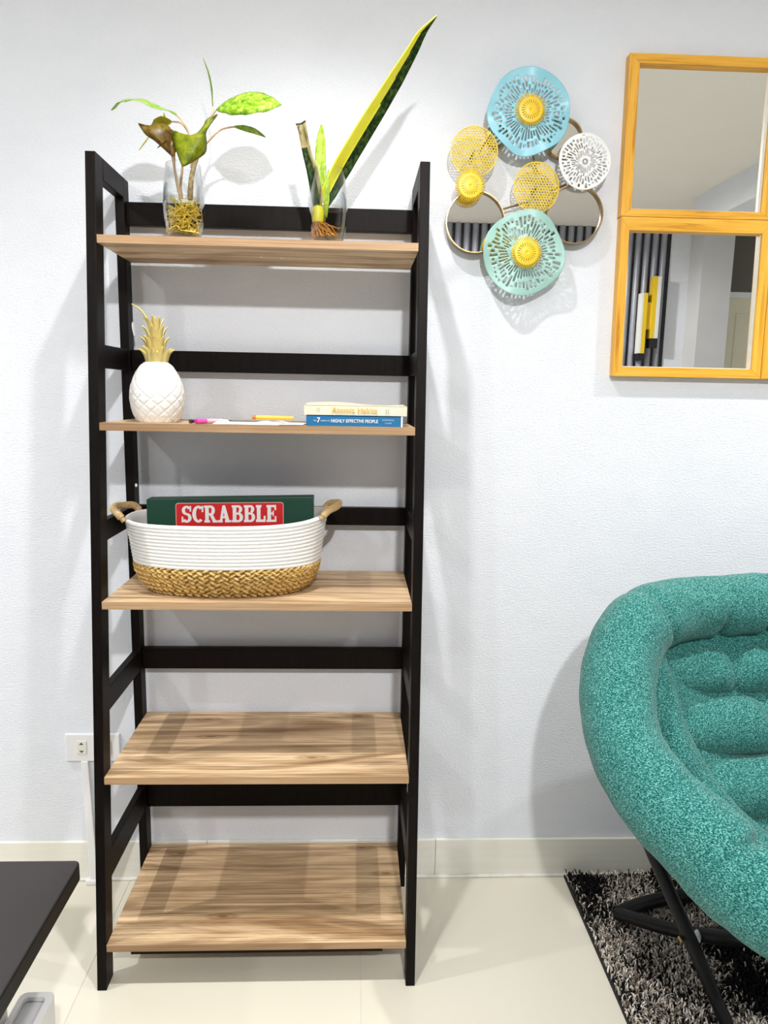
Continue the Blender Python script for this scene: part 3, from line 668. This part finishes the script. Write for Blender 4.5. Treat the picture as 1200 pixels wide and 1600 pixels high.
obj('tray', MB().box(X_a+.003, X_b-.003, yfB+.0405, yfB+.052, zl, min(A.z, B.z)-.004), M['green_box'], gb)
La, Lb, Lc = at(275, 787, yfB-.001), at(442, 785.5, yfB-.001), at(275, 832, yfB-.001)
tilt = (Lb.z-La.z)/(Lb.x-La.x)
def rr(x0, x1, z0_, z1_, r, y0, y1):
    P = []
    for cx, cz, a0 in ((x1-r, z1_-r, 0), (x0+r, z1_-r, 90), (x0+r, z0_+r, 180), (x1-r, z0_+r, 270)):
        for k in range(6): a = math.radians(a0+k*18); P.append((cx+r*math.cos(a), cz+r*math.sin(a)))
    P = [(x, z+(x-x0)*tilt) for x, z in P]; return MB().prism(P, 'y', y0, y1)
obj('label_border', rr(La.x-.0014, Lb.x+.0014, Lc.z-.0014, La.z+.0014, .006, yfB-.0006, yfB), M['pink_line'], gb)
obj('label', rr(La.x, Lb.x, Lc.z, La.z, .005, yfB-.0010, yfB), M['red_label'], gb)
# heavy slab-serif capitals
def slab_letter(ch_):
    S = .27; V = .13
    def R(a, b, c, d): return [(a, c), (b, c), (b, d), (a, d)]
    def arc(cx, cy, rx, ry, a0, a1, w, wy, n=10):
        o_ = [(cx+rx*math.cos(math.radians(lerp(a0, a1, i/n))), cy+ry*math.sin(math.radians(lerp(a0, a1, i/n)))) for i in range(n+1)]
        i_ = [(cx+(rx-w)*math.cos(math.radians(lerp(a0, a1, i/n))), cy+(ry-wy)*math.sin(math.radians(lerp(a0, a1, i/n)))) for i in range(n+1)]
        return [[o_[i], o_[i+1], i_[i+1], i_[i]] for i in range(n)]
    stem = [R(.07, .07+S, 0, 1), R(0, .42, 0, V), R(0, .42, 1-V, 1)]
    if ch_ == 'S': return arc(.37, .725, .35, .275, 25, 270, .24, .13)+arc(.37, .285, .37, .285, 90, -155, .25, .13)+[R(.60, .72, .66, .98), R(.0, .12, .02, .36)], .76
    if ch_ == 'C': return arc(.45, .5, .45, .5, 48, 312, .28, .14, 16)+[R(.70, .83, .62, .98)], .86
    if ch_ == 'A': return [[(.36, 1), (.56, 1), (.30, 0), (.13, 0)], [(.36, 1), (.56, 1), (.90, 0), (.60, 0)], R(.26, .64, .24, .24+V), R(.0, .36, 0, V), R(.54, 1.0, 0, V)], 1.02
    if ch_ == 'L': return stem+[R(.0, .72, 0, V+.02), R(.58, .72, 0, .36)], .76
    if ch_ == 'E': return stem+[R(.1, .74, 0, V), R(.1, .72, 1-V, 1), R(.1, .54, .44, .56), R(.61, .74, 0, .33), R(.59, .72, .70, 1), R(.46, .55, .34, .66)], .80
    if ch_ == 'B': return stem+[R(.3, .5, 0, V), R(.3, .5, 1-V, 1), R(.3, .5, .45, .57)]+arc(.5, .765, .28, .235, 90, -90, .23, .13)+arc(.5, .285, .34, .285, 90, -90, .26, .13), .87
    if ch_ == 'R': return stem+[R(.3, .5, 1-V, 1), R(.3, .5, .42, .42+V)]+arc(.5, .71, .30, .29, 90, -90, .25, .14)+[[(.40, .44), (.64, .47), (.93, 0), (.66, 0)], R(.62, .97, 0, V)], .97
mb = MB(); xc = 0; letters = []
for q in 'SCRABBLE':
    polys, w_ = slab_letter(q); letters.append((xc, polys)); xc += w_+.03
tw = (Lb.x-La.x)*.90/xc; th_ = at(300, 790, yfB).z-at(300, 816.5, yfB).z
for xo, polys in letters:
    for k, p in enumerate(polys):
        e = .00003*k
        mb.prism([(La.x+(Lb.x-La.x)*.05+(xo+a)*tw, La.z-.0045-th_+b*th_+((xo+a)*tw)*tilt) for a, b in p], 'y', yfB-.0016-e, yfB-.0008)
obj('label_lettering', mb, M['white_print'], gb, fix=False)

# ------------------------------------------------------------------ wall sculpture
wa = thing('wall_sculpture', 'metal wall sculpture of pierced flower discs and round mirrors', 'wall decor', (.385, 0, 1.74))
def slot_disc(name, c, R_, mt, cols_, inner, outer, y_amp, lobes, parent, seed, edge_amp=.02, dish=0):
    random.seed(seed); rings = 30; secs = cols_*2; rad = [inner*.55]+[lerp(inner, 1, k/rings) for k in range(rings+1)]
    keep = []
    slots = []
    for s in range(cols_):
        r = inner+random.uniform(.0, .10); L_ = []
        while r < outer:
            l = random.uniform(.09, .30); L_.append((r, min(r+l, outer+random.uniform(-.05, .06)))); r += l+random.uniform(.05, .11)
        slots.append(L_)
    bw = .5; V = []; F = []
    def P(k, j):
        s, odd = divmod(j, 2); th = 2*PI*(s+(bw if odd else 0))/cols_; e = 1+edge_amp*math.sin(lobes*th+seed)*(rad[k])**3; rr_ = R_*rad[k]*e
        return (c.x+rr_*math.cos(th), c.y-y_amp*math.sin(lobes*th+seed*1.7)*rad[k]**2-dish*rad[k]**2, c.z+rr_*math.sin(th))
    for k in range(len(rad)):
        for j in range(secs): V.append(P(k, j))
    for k in range(len(rad)-1):
        for j in range(secs):
            s, odd = divmod(j, 2); mid_ = (rad[k]+rad[k+1])/2
            if odd and k > 0 and any(a < mid_ < b for a, b in slots[s]): continue
            F.append((k*secs+j, k*secs+(j+1) % secs, (k+1)*secs+(j+1) % secs, (k+1)*secs+j))
    V.append((c.x, c.y, c.z)); q = len(V)-1; F += [(q, j, (j+1) % secs) for j in range(secs)]
    mb = MB(); mb.add(V, F); return obj(name, mb, mt, parent, smooth=True, solid=.0012, sharp=0, fix=False)
def sunburst(name, c, R_, mt, parent):
    n = 44; mb = MB(); pts = []; V = []; F = []
    rad = [(0, .0), (.16, 0), (.30, 0), (.38, .0), (.60, 0), (.62, 0), (.72, 0), (.78, 0), (1, -.001)]
    secs = n*2
    for k, (r, dy) in enumerate(rad):
        for j in range(secs):
            th = 2*PI*(j//2+(.55 if j % 2 else 0))/n; V.append((c.x+R_*max(r, .001)*math.cos(th), c.y-dy-.003*(1-r), c.z+R_*max(r, .001)*math.sin(th)))
    for k in range(len(rad)-1):
        for j in range(secs):
            odd = j % 2
            if odd and (k == 7 or (k == 3 and (j//2) % 2 == 0)): continue
            F.append((k*secs+j, k*secs+(j+1) % secs, (k+1)*secs+(j+1) % secs, (k+1)*secs+j))
    mb.add(V, F); return obj(name, mb, mt, parent, smooth=True, solid=.0012, sharp=0, fix=False)
def lattice(name, c, R_, Rz, mt, parent, cell=.0065):
    mb = MB(); n = int(R_/cell)+3; rng2 = random.Random(name+str(c.x)); jit = {}
    def key(x, z): return (round(x, 5), round(z, 5))
    def J(x, z):
        k = key(x, z)
        if k not in jit: jit[k] = (rng2.uniform(-.0009, .0009), rng2.uniform(-.0009, .0009))
        return x+jit[k][0], z+jit[k][1]
    for i in range(-n, n+1):
        for j in range(-n, n+1):
            x = (i+.5*(j % 2))*cell; z = j*cell*.866
            d = math.hypot(x/R_, z/Rz)
            if d > .965: continue
            hexo = [(x+cell/math.sqrt(3)*math.cos(PI/6+k*PI/3), z+cell/math.sqrt(3)*math.sin(PI/6+k*PI/3)) for k in range(6)]
            O = []
            for a, b in hexo:
                a, b = J(a, b); dd = math.hypot(a/R_, b/Rz)
                if dd > .97: a, b = a*.97/dd, b*.97/dd
                O.append((a, b))
            mx, mz = sum(p[0] for p in O)/6, sum(p[1] for p in O)/6; f_ = rng2.uniform(.60, .76)
            I = [(mx+(a-mx)*f_, mz+(b-mz)*f_) for a, b in O]
            V = [(c.x+a, c.y-.006*(1-(a/R_)**2-(b/Rz)**2)+.0012*math.sin(90*a+70*b), c.z+b) for a, b in O+I]
            mb.add(V, [(k, (k+1) % 6, 6+(k+1) % 6, 6+k) for k in range(6)])
    rim = [(c.x+R_*.985*math.cos(2*PI*k/64), c.y, c.z+Rz*.985*math.sin(2*PI*k/64)) for k in range(64)]
    o = obj(name, mb, mt, parent, smooth=True, solid=.0012, sharp=0, fix=False)
    obj('disc_rim', MB().tube(rim, .0013, 6, closed=True), mt, o, smooth=True); return o
def round_mirror(c, R_, parent, fm):
    y = c.y; mb = MB(); n = 64
    prof = [(R_-.0026, y+.012), (R_, y+.012), (R_, y-.010), (R_-.0022, y-.010), (R_-.0026, y)]
    pts = [[(c.x+r*math.cos(2*PI*k/n), yy, c.z+r*math.sin(2*PI*k/n)) for k in range(n)] for r, yy in prof]
    mb.grid(pts+[pts[0]], closed_u=True); o = obj('mirror_frame', mb, fm, parent, smooth=True)
    g = MB(); g.add([(c.x+(R_-.0022)*math.cos(2*PI*k/n), y, c.z+(R_-.0022)*math.sin(2*PI*k/n)) for k in range(n)]+[(c.x+(R_-.0022)*math.cos(2*PI*k/n), y+.003, c.z+(R_-.0022)*math.sin(2*PI*k/n)) for k in range(n)],
            [tuple(range(n)), tuple(range(2*n-1, n-1, -1))]+[(k, (k+1) % n, n+(k+1) % n, n+k) for k in range(n)])
    obj('mirror_disc', g, M['mirror_warm'], o)
pxm = lambda u, v, du, y: (at(u+du, v, y)-at(u, v, y)).length
YM = -.022
round_mirror(at(742, 348, YM), pxm(742, 348, 46, YM), wa, M['brass'])
round_mirror(at(897, 336, YM), pxm(897, 336, 43.5, YM), wa, M['brass'])
round_mirror(at(880, 217, YM+.004), pxm(880, 217, 29, YM), wa, M['brass'])
round_mirror(at(777, 212, YM+.008), pxm(790, 212, 17, YM), wa, M['brass'])
cB = at(827, 174, -.046); slot_disc('blue_flower_disc', cB, pxm(827, 174, 64, -.046), M['blue'], 50, .36, .84, .006, 5, wa, 4, .022)
cT = at(819.5, 395, -.046); slot_disc('teal_flower_disc', cT, pxm(819, 395, 63.5, -.046), M['teal_sheet'], 50, .36, .86, .008, 4, wa, 9, .02, -.004)
cW = at(914, 252, -.040); slot_disc('white_flower_disc', cW, pxm(914, 252, 41, -.040), M['white_sheet'], 40, .16, .90, .003, 3, wa, 13, .012)
lattice('yellow_lattice_disc', at(741, 237, -.044), pxm(741, 237, 37, -.044), pxm(741, 237, 37.5, -.044), M['yellow2'], wa)
lattice('yellow_lattice_disc', at(838, 293, -.040), pxm(838, 293, 35.5, -.04), pxm(838, 293, 37.5, -.04), M['yellow2'], wa)
lattice('yellow_lattice_disc', at(781, 386, -.030), pxm(781, 386, 26, -.03), pxm(781, 386, 26, -.03), M['yellow2'], wa)
sunburst('yellow_centre', at(829.5, 171, -.056), pxm(829, 171, 24, -.056), M['yellow'], wa)
sunburst('yellow_centre', at(823, 394.5, -.056), pxm(823, 394, 24, -.056), M['yellow'], wa)
sunburst('yellow_centre', at(735, 290, -.052), pxm(735, 290, 23.5, -.052), M['yellow'], wa)
for (u0, v0), (u1, v1) in (((775, 330), (830, 314)), ((860, 298), (885, 288)), ((768, 205), (750, 235)), ((830, 235), (840, 270)), ((742, 300), (742, 320)), ((885, 235), (900, 250)), ((815, 330), (820, 380)), ((897, 320), (914, 280))):
    obj('rod', MB().tube([at(u0, v0, -.019), at(u1, v1, -.019)], .0024, 8), M['brass'], wa, smooth=True)
for (u, v), y in (((827, 174), -.046), ((820, 395), -.046), ((914, 252), -.04), ((741, 237), -.044), ((838, 293), -.04), ((742, 348), -.008), ((897, 336), -.008)):
    p = at(u, v, y); obj('standoff', MB().tube([(p.x, y+.002, p.z), (p.x, -.0005, p.z)], .004, 8), M['bronze'], wa, smooth=True)

# ------------------------------------------------------------------ square mirrors in honey pine frames
def mirror_tile(x0, x1, z0_, z1_, lab, bl, br, bb_, bt, xs=0):
    y0, y1 = -.026, -.0005
    t = thing('framed_mirror', lab, 'mirror', ((x0+x1)/2, 0, z0_), 'pine framed mirrors')
    e = .00015
    def bar(poly, mt, nm='frame_bar'):
        obj(nm, MB().prism(poly, 'y', y0, y1), mt, t, bevel=.0006)
    bar([(x0, z0_), (x1, z0_), (x1-br-e, z0_+bb_), (x0+bl+e, z0_+bb_)], M['pine_h'])
    bar([(x0+xs, z1_), (x0+xs+bl+e, z1_-bt), (x1+xs-br-e, z1_-bt), (x1+xs, z1_)], M['pine_h'])
    bar([(x0, z0_+e), (x0+bl, z0_+bb_+e), (x0+xs+bl, z1_-bt-e), (x0+xs, z1_-e)], M['pine_v'])
    bar([(x1, z0_+e), (x1+xs, z1_-e), (x1+xs-br, z1_-bt-e), (x1-br, z0_+bb_+e)], M['pine_v'])
    a, b, c, d = x0+bl-.004, x1-br+.004, z0_+bb_-.004, z1_-bt+.004
    obj('mirror_pane', MB().box(a+min(xs, 0), b+max(xs, 0), -.012, -.009, c, d), M['mirror'], t)
    obj('inner_bead', MB().prism([(x0+bl, z0_+bb_), (x1-br, z0_+bb_), (x1-br-.0022, z0_+bb_+.0018), (x0+bl+.0022, z0_+bb_+.0018)], 'y', -.020, -.012)
        .prism([(x1-br, z0_+bb_), (x1+xs-br, z1_-bt), (x1+xs-br-.002, z1_-bt), (x1-br-.002, z0_+bb_)], 'y', -.020, -.012), M['receptacle'], t)
    obj('back_board', MB().box(a+min(xs, 0), b+max(xs, 0), -.009, -.001, c, d), M['pine_edge'], t)
mirror_tile(.6135, .9720, 1.322, 1.6835, 'square pine framed mirror, lower left, reflecting slats and a yellow sconce', .0205, .0235, .022, .0295, -.005)
mirror_tile(.6070, .9655, 1.6845, 2.0305, 'square pine framed mirror, upper left, reflecting only ceiling and soffit', .0235, .030, .0165, .0205, -.003)
mirror_tile(.9735, 1.3320, 1.322, 1.6835, 'square pine framed mirror at lower right, only its left frame edge in view', .0205, .0235, .022, .0295, -.005)

# ------------------------------------------------------------------ power point and cable duct
po = thing('wall_outlet', 'white double wall outlet plate behind the bookcase foot', 'outlet', (-.655, 0, .37))
pa, pb = at(103.5, 1189, -.006), at(187, 1146, -.006)
obj('plate', MB().box(pa.x, pb.x, -.010, -.0003, pa.z, pb.z), M['plate'], po, bevel=.003)
for px in (127.5, 166):
    c = at(px, 1168, -.011); rc = obj('receptacle', MB().box(c.x-.0125, c.x+.0125, -.0125, -.0098, c.z-.018, c.z+.018), M['receptacle'], po, bevel=.0015)
    for dz in (.008, -.008): obj('socket_hole', MB().prism([(c.x-.0058, c.z+dz), (c.x+.0058, c.z+dz), (c.x, c.z+dz*1.75)], 'y', -.0128, -.0124), M['slot'], rc)
ca, cb = at(131.5, 1190, -.012), at(145, 1338, -.03)
cdt = thing('cable_duct', 'white cable duct running down from the wall outlet', 'cable duct', (cb.x, -.01, .0))
obj('channel', MB().hexa([(cb.x-.010, -.030, .012), (cb.x+.010, -.030, .012), (cb.x+.010, -.0165, .012), (cb.x-.010, -.0165, .012), (ca.x-.009, -.012, ca.z), (ca.x+.009, -.012, ca.z), (ca.x+.009, -.0008, ca.z), (ca.x-.009, -.0008, ca.z)]), M['plate'], cdt, bevel=.002)
obj('end_clip', MB().box(cb.x-.022, cb.x+.014, -.034, -.0165, .0005, .014), M['plate'], cdt, bevel=.003)

# ------------------------------------------------------------------ black table with white leg panel, white bin
tb = thing('black_table', 'black-brown low table with rounded corner at the lower left', 'table', (-.9, -1.0, 0))
xr, yb_, zt_ = -.4715, -.581, .45; th = .033
prof = [(xr-.8, -1.55), (xr, -1.55), (xr, yb_-.010), (xr-.003, yb_-.003), (xr-.010, yb_), (xr-.8, yb_)]
mb = MB(); n = len(prof); mb.prism(prof, 'z', zt_-th, zt_)
mb.m = [0, 0]+[1]*(len(mb.f)-2); obj('tabletop', mb, [M['table'], M['table_side_shade']], tb, bevel=.003)
obj('side_panel', MB().box(xr-.14, xr-.12, -1.50, yb_-.05, .0005, zt_-th), M['white_panel'], tb, bevel=.001)
obj('side_panel', MB().box(xr-.78, xr-.76, -1.50, yb_-.05, .0005, zt_-th), M['white_panel'], tb, bevel=.001)
obj('rear_panel', MB().box(xr-.76, xr-.14, yb_-.09, yb_-.07, .15, zt_-th), M['white_panel'], tb, bevel=.001)
wb = thing('white_bin', 'white plastic bin with a grey lid beside the black table', 'bin', (-.56, -.70, 0))
def rbox(x0, x1, y0, y1, r):
    P = []
    for cx, cy, a0 in ((x1-r, y1-r, 0), (x0+r, y1-r, 90), (x0+r, y0+r, 180), (x1-r, y0+r, 270)):
        for k in range(6): a = math.radians(a0+k*18); P.append((cx+r*math.cos(a), cy+r*math.sin(a)))
    return P
zb_ = .20; R0 = rbox(-.583, -.5225, -.95, -.594, .012)
mb = MB(); mb.grid([[(p[0]*1-.002*(1 if p[0] > -.56 else -1)*k, p[1], z) for p in R0] for z, k in ((.0005, 1), (zb_-.006, 0), (zb_, 0))], closed_u=True)
mb.add([(p[0], p[1], .0005) for p in R0], [tuple(range(len(R0)))])
Ri = rbox(-.573, -.5345, -.94, -.606, .008)
mb.grid([[(p[0], p[1], zb_) for p in R0], [(p[0], p[1], zb_+.001) for p in Ri], [(p[0], p[1], zb_-.008) for p in Ri]], closed_u=True)
obj('body', mb, M['plate'], wb, smooth=True)
obj('lid', MB().prism(rbox(-.5725, -.535, -.939, -.607, .008), 'z', zb_-.016, zb_-.008), M['grey_panel'], wb)

# ------------------------------------------------------------------ shag rug
rug = thing('shag_rug', 'black and grey shag rug under the teal chair', 'rug', (1.2, -.6, 0))
RX0, RX1, RY0, RY1 = .574, 1.85, -1.15, -.018
obj('backing', MB().box(RX0, RX1, RY0, RY1, .0006, .008), M['rug_back'], rug)
NT = 60000; px_ = rng.uniform(RX0+.003, RX1-.003, NT); py_ = rng.uniform(RY0+.003, RY1-.004, NT)
def vnoise(x, y, sc, seed):
    g = np.random.default_rng(seed).random((64, 64)); x = x*sc+100; y = y*sc+100; i, j = np.floor(x).astype(int), np.floor(y).astype(int); fx, fy = x-i, y-j
    fx = fx*fx*(3-2*fx); fy = fy*fy*(3-2*fy); G = lambda a, b: g[a % 64, b % 64]
    return (G(i, j)*(1-fx)+G(i+1, j)*fx)*(1-fy)+(G(i, j+1)*(1-fx)+G(i+1, j+1)*fx)*fy
dk = .62*vnoise(px_, py_, 7, 1)+.38*vnoise(px_, py_, 17, 2)+rng.normal(0, .11, NT)
for (u_, v_, rx_, ry_) in ((.655, -.06, .045, .05), (.76, -.03, .05, .035), (.70, -.33, .05, .05), (.74, -.42, .05, .06), (.86, -.30, .08, .05), (.95, -.42, .10, .12), (.84, -.12, .08, .05), (1.10, -.25, .12, .12), (1.2, -.6, .15, .1), (.72, -.80, .08, .06), (1.5, -.5, .15, .2), (1.4, -.9, .15, .1), (.95, -.75, .1, .06)):
    dk = dk-.24*np.exp(-((px_-u_)/rx_)**2-((py_-v_)/ry_)**2)
dk = dk+.10+.16*np.exp(-((px_-RX0)/.045)**2)
pal = np.array([(.012, .011, .011), (.018, .017, .017), (.20, .165, .13), (.50, .44, .37), (.70, .63, .55), (.84, .78, .70)])
idx = np.where(dk < .475, rng.integers(0, 2, NT), np.where(rng.random(NT) < .12, 1, rng.integers(2, 6, NT)))
colr = pal[idx]*rng.uniform(.8, 1.15, (NT, 1))
hgt = rng.uniform(.012, .021, NT); ang = rng.uniform(0, 2*PI, NT); ln = rng.uniform(.3, 1.0, NT)*.010; rad_ = rng.uniform(.0012, .0022, NT)
lv = [(0, 0, .9), (.25, .55, 1.15), (.75, .92, 1.0), (1.15, .95, .35)]; V = np.zeros((NT, 12, 3))
for a, (l, h, w) in enumerate(lv):
    for b in range(3):
        q = ang+b*2*PI/3
        V[:, a*3+b, 0] = px_+np.cos(ang)*ln*l+np.cos(q)*rad_*w; V[:, a*3+b, 1] = py_+np.sin(ang)*ln*l+np.sin(q)*rad_*w; V[:, a*3+b, 2] = .006+hgt*h+(np.cos(q)*rad_*.5 if a > 1 else 0)
V[:, :, 0] = np.clip(V[:, :, 0], RX0-.004, RX1); V[:, :, 1] = np.clip(V[:, :, 1], RY0, RY1+.004)
F = []
for a in range(3):
    for b in range(3): F.append((a*3+b, a*3+(b+1) % 3, a*3+3+(b+1) % 3, a*3+3+b))
F = np.array(F); Fa = (F[None]+(np.arange(NT)*12)[:, None, None]).reshape(-1, 4)
me = bpy.data.meshes.new('shag_pile'); me.vertices.add(NT*12); me.vertices.foreach_set('co', (V-np.array([1.2, -.6, 0])).ravel())
me.loops.add(Fa.size); me.loops.foreach_set('vertex_index', Fa.ravel().astype(np.int32)); me.polygons.add(len(Fa)); me.polygons.foreach_set('loop_start', np.arange(len(Fa), dtype=np.int32)*4)
me.update(calc_edges=True); ca_ = me.color_attributes.new('yarn', 'FLOAT_COLOR', 'POINT')
ca_.data.foreach_set('color', np.repeat(np.concatenate([colr, np.ones((NT, 1))], 1), 12, axis=0).ravel()); me.materials.append(M['shag']); me.polygons.foreach_set('use_smooth', [True]*len(me.polygons))
o = bpy.data.objects.new('shag_pile', me); COL.objects.link(o); o.parent = rug; o['kind'] = 'stuff'

# ------------------------------------------------------------------ teal tub chair
XC = .955
chr_ = thing('tub_chair', 'teal tweed tufted tub chair on black tube legs, cut off at the right', 'chair', (XC, -.5, .0))
left = [at(1150,945,-.22), at(1060,953,-.25), at(994,982,-.32), at(966,1060,-.40), at(975,1160,-.50), at(1030,1249,-.60), at(1105,1323,-.68), at(1172,1384,-.74), at(1262,1436,-.79)]
rl = [.068, .069, .073, .073, .070, .073, .078, .078, .074]
mir = lambda p: Vector((2*XC-p.x, p.y, p.z))
ctrl = [Vector((XC, -.215, left[0].z+.002))]+left+[Vector((XC, -.82, left[-1].z-.016))]+[mir(p) for p in left[::-1]]
rr_ = [.068]+rl+[.073]+rl[::-1]
NS = 14; P = spline(ctrl, NS, closed=True); R_ = []
for i in range(len(ctrl)):
    for k in range(NS): R_.append(lerp(rr_[i], rr_[(i+1) % len(rr_)], k/NS))
def bolster(P, R_, tufts=(), n=44, closed=False, ends=.0, wr=.0009, flat=1.0, seed=0, axis=None):
    N = len(P); rg = random.Random(seed); rings = []; ph = [rg.uniform(0, 6.28) for _ in range(6)]
    up = None
    for i in range(N):
        t = (P[(i+1) % N]-P[i-1]) if closed else (P[min(i+1, N-1)]-P[max(i-1, 0)]); t = t.normalized()
        ref = axis if axis is not None else (Vector((XC, -.50, .60))-P[i]); b = (ref-t*ref.dot(t)).normalized(); a = t.cross(b)
        s = i/(N-1); e = 1.0
        if ends and not closed: e = min(1, math.sqrt(max(0, 1-(1-min(s, 1-s)/ends)**2))) if min(s, 1-s) < ends else 1; e = max(e, .04)
        row = []
        for k in range(n):
            q = 2*PI*k/n; r = R_[i]*e
            r += wr*(math.sin(3*q+ph[0]+.21*i)+.7*math.sin(5*q+ph[1]-.33*i)+.6*math.sin(.9*i+ph[2]+2*q))*e
            for (x0, qd, dp, wd) in tufts:      # crease at x = x0, deepest at angle qd
                dx = (P[i].x-x0)/wd; dq = (q-qd+PI) % (2*PI)-PI
                r -= dp*math.exp(-dx*dx)*math.exp(-(dq/.9)**2)
            row.append(P[i]+r*(math.cos(q)*b+flat*math.sin(q)*a))
        rings.append(row)
    mb = MB(); mb.grid(rings+([rings[0]] if closed else []), closed_u=True)
    if not closed: mb.add(rings[0], [tuple(range(n))]); mb.add(rings[-1], [tuple(range(n))])
    return mb
tf = [(.800, -.3, .020, .010), (.915, -.3, .020, .010), (1.03, -.3, .02, .010), (.86, -1.2, .006, .012), (.622, -.4, .014, .006), (.622, .7, .014, .006), (.622, 1.8, .010, .006)]
obj('rim_cushion', bolster(P, R_, tf, closed=True, n=48), M['tweed'], chr_, smooth=True, sharp=0)
# outer shell under the rim
bc_ = Vector((XC, -.47, .30)); loops = []
P2 = spline(ctrl, 5, closed=True)
for s in np.linspace(0, 1, 9):
    loops.append([bc_+(p-bc_)*(1-.93*s)+Vector((0, .02*math.sin(PI*s), -.055*math.sin(PI*s))) for p in P2])
mb = MB(); mb.grid(loops, closed_u=True); mb.add(loops[-1], [tuple(range(len(P2)))])
obj('shell', mb, M['tweed'], chr_, smooth=True, solid=.012, sharp=0)
def row(xl, u, v, y, r, tu, nm, seed, bow=.03):
    c = at(u, v, y); Q = []
    for i in range(41):
        s = i/40; x = lerp(xl, 2*XC-xl, s); d = (x-XC)/(XC-xl); Q.append(Vector((x, c.y-bow*d*d, c.z-.006*d*d)))
    obj(nm, bolster(Q, [r]*41, [(x, PI, .024, .009) for x in tu]+[(x, PI-.9, .02, .02) for x in tu], ends=.10, n=40, seed=seed, flat=1.0, axis=Vector((0, 1, -.25))), M['tweed'], chr_, smooth=True, sharp=0)
row(.625, 1200, 1042, -.235, .060, (.838, .99), 'back_roll', 1, .04)
row(.645, 1200, 1130, -.285, .066, (.905, 1.01), 'back_roll', 2, .04)
row(.69, 1200, 1228, -.350, .066, (.955,), 'back_roll', 3, .04)
for f in (lambda p: p, mir):
    Q = spline([f(p) for p in (at(1003, 985, -.285), at(1018, 1070, -.335), at(1044, 1162, -.395), at(1098, 1255, -.455), at(1172, 1335, -.53), at(1215, 1390, -.61))], 12)
    obj('side_wing', bolster(Q, resample([.034, .044, .048, .050, .050, .044], len(Q)), [(.68, 1.2, .01, .012)], n=32, ends=.08, seed=5), M['tweed'], chr_, smooth=True, sharp=0)
mb = MB(); rows_ = []
for i in range(13):
    ph_ = -PI/2+PI*i/12; rows_.append([(XC+(.235)*math.cos(ph_)*math.cos(2*PI*k/48), -.575+.20*math.cos(ph_)*math.sin(2*PI*k/48), .375+.055*math.sin(ph_)) for k in range(48)])
mb.grid(rows_, closed_u=True); obj('seat_pad', mb, M['tweed'], chr_, smooth=True, sharp=0)
# X-frame of black tube: long leg to the front foot, second tube from the rear foot bar to the front rim
ZR = .030
for f in (lambda p: p, mir):
    A1 = f(Vector((.7600, -.531, ZR))); A0 = f(Vector((.6495, -.347, .315))); A2 = A0+(A0-A1)*.30
    obj('leg', MB().tube([A1, A1.lerp(A0, .5), A0, A2], [.0135, .0145, .0145, .0145], 16), M['chair_metal'], chr_, smooth=True)
    B0 = f(Vector((.645, -.216, ZR+.016))); Bm = f(Vector((.742, -.370, .118))); B1 = f(Vector((.840, -.5, .205))); B2 = f(Vector((.905, -.60, .275)))
    obj('leg', MB().tube(spline([B0, Bm, B1, B2], 6), .0150, 16), M['chair_metal'], chr_, smooth=True)
    bp = f(at(1063, 1467, -.445)); obj('bolt', MB().tube([bp+Vector((0, -.012, 0)), bp+Vector((0, .004, 0))], .0042, 12), M['brass'], chr_, smooth=True)
    sp_ = f(at(1088, 1462, -.40)); obj('spacer', MB().tube([sp_+Vector((-.006, -.012, 0)), sp_+Vector((.010, .010, 0))], .0085, 14), M['plate'], chr_, smooth=True)
    b2_ = f(at(1199, 1473, -.52)); obj('bolt', MB().tube([b2_+Vector((0, -.008, 0)), b2_+Vector((0, .01, 0))], .0045, 12), M['brass'], chr_, smooth=True)
Q = [Vector((.645, -.216, ZR+.016)), Vector((.735, -.178, ZR+.016)), Vector((.86, -.150, ZR+.016)), Vector((XC, -.142, ZR+.016))]; Q += [mir(p) for p in Q[-2::-1]]
obj('foot_bar', MB().tube(spline(Q, 8), .0165, 14), M['chair_metal'], chr_, smooth=True)
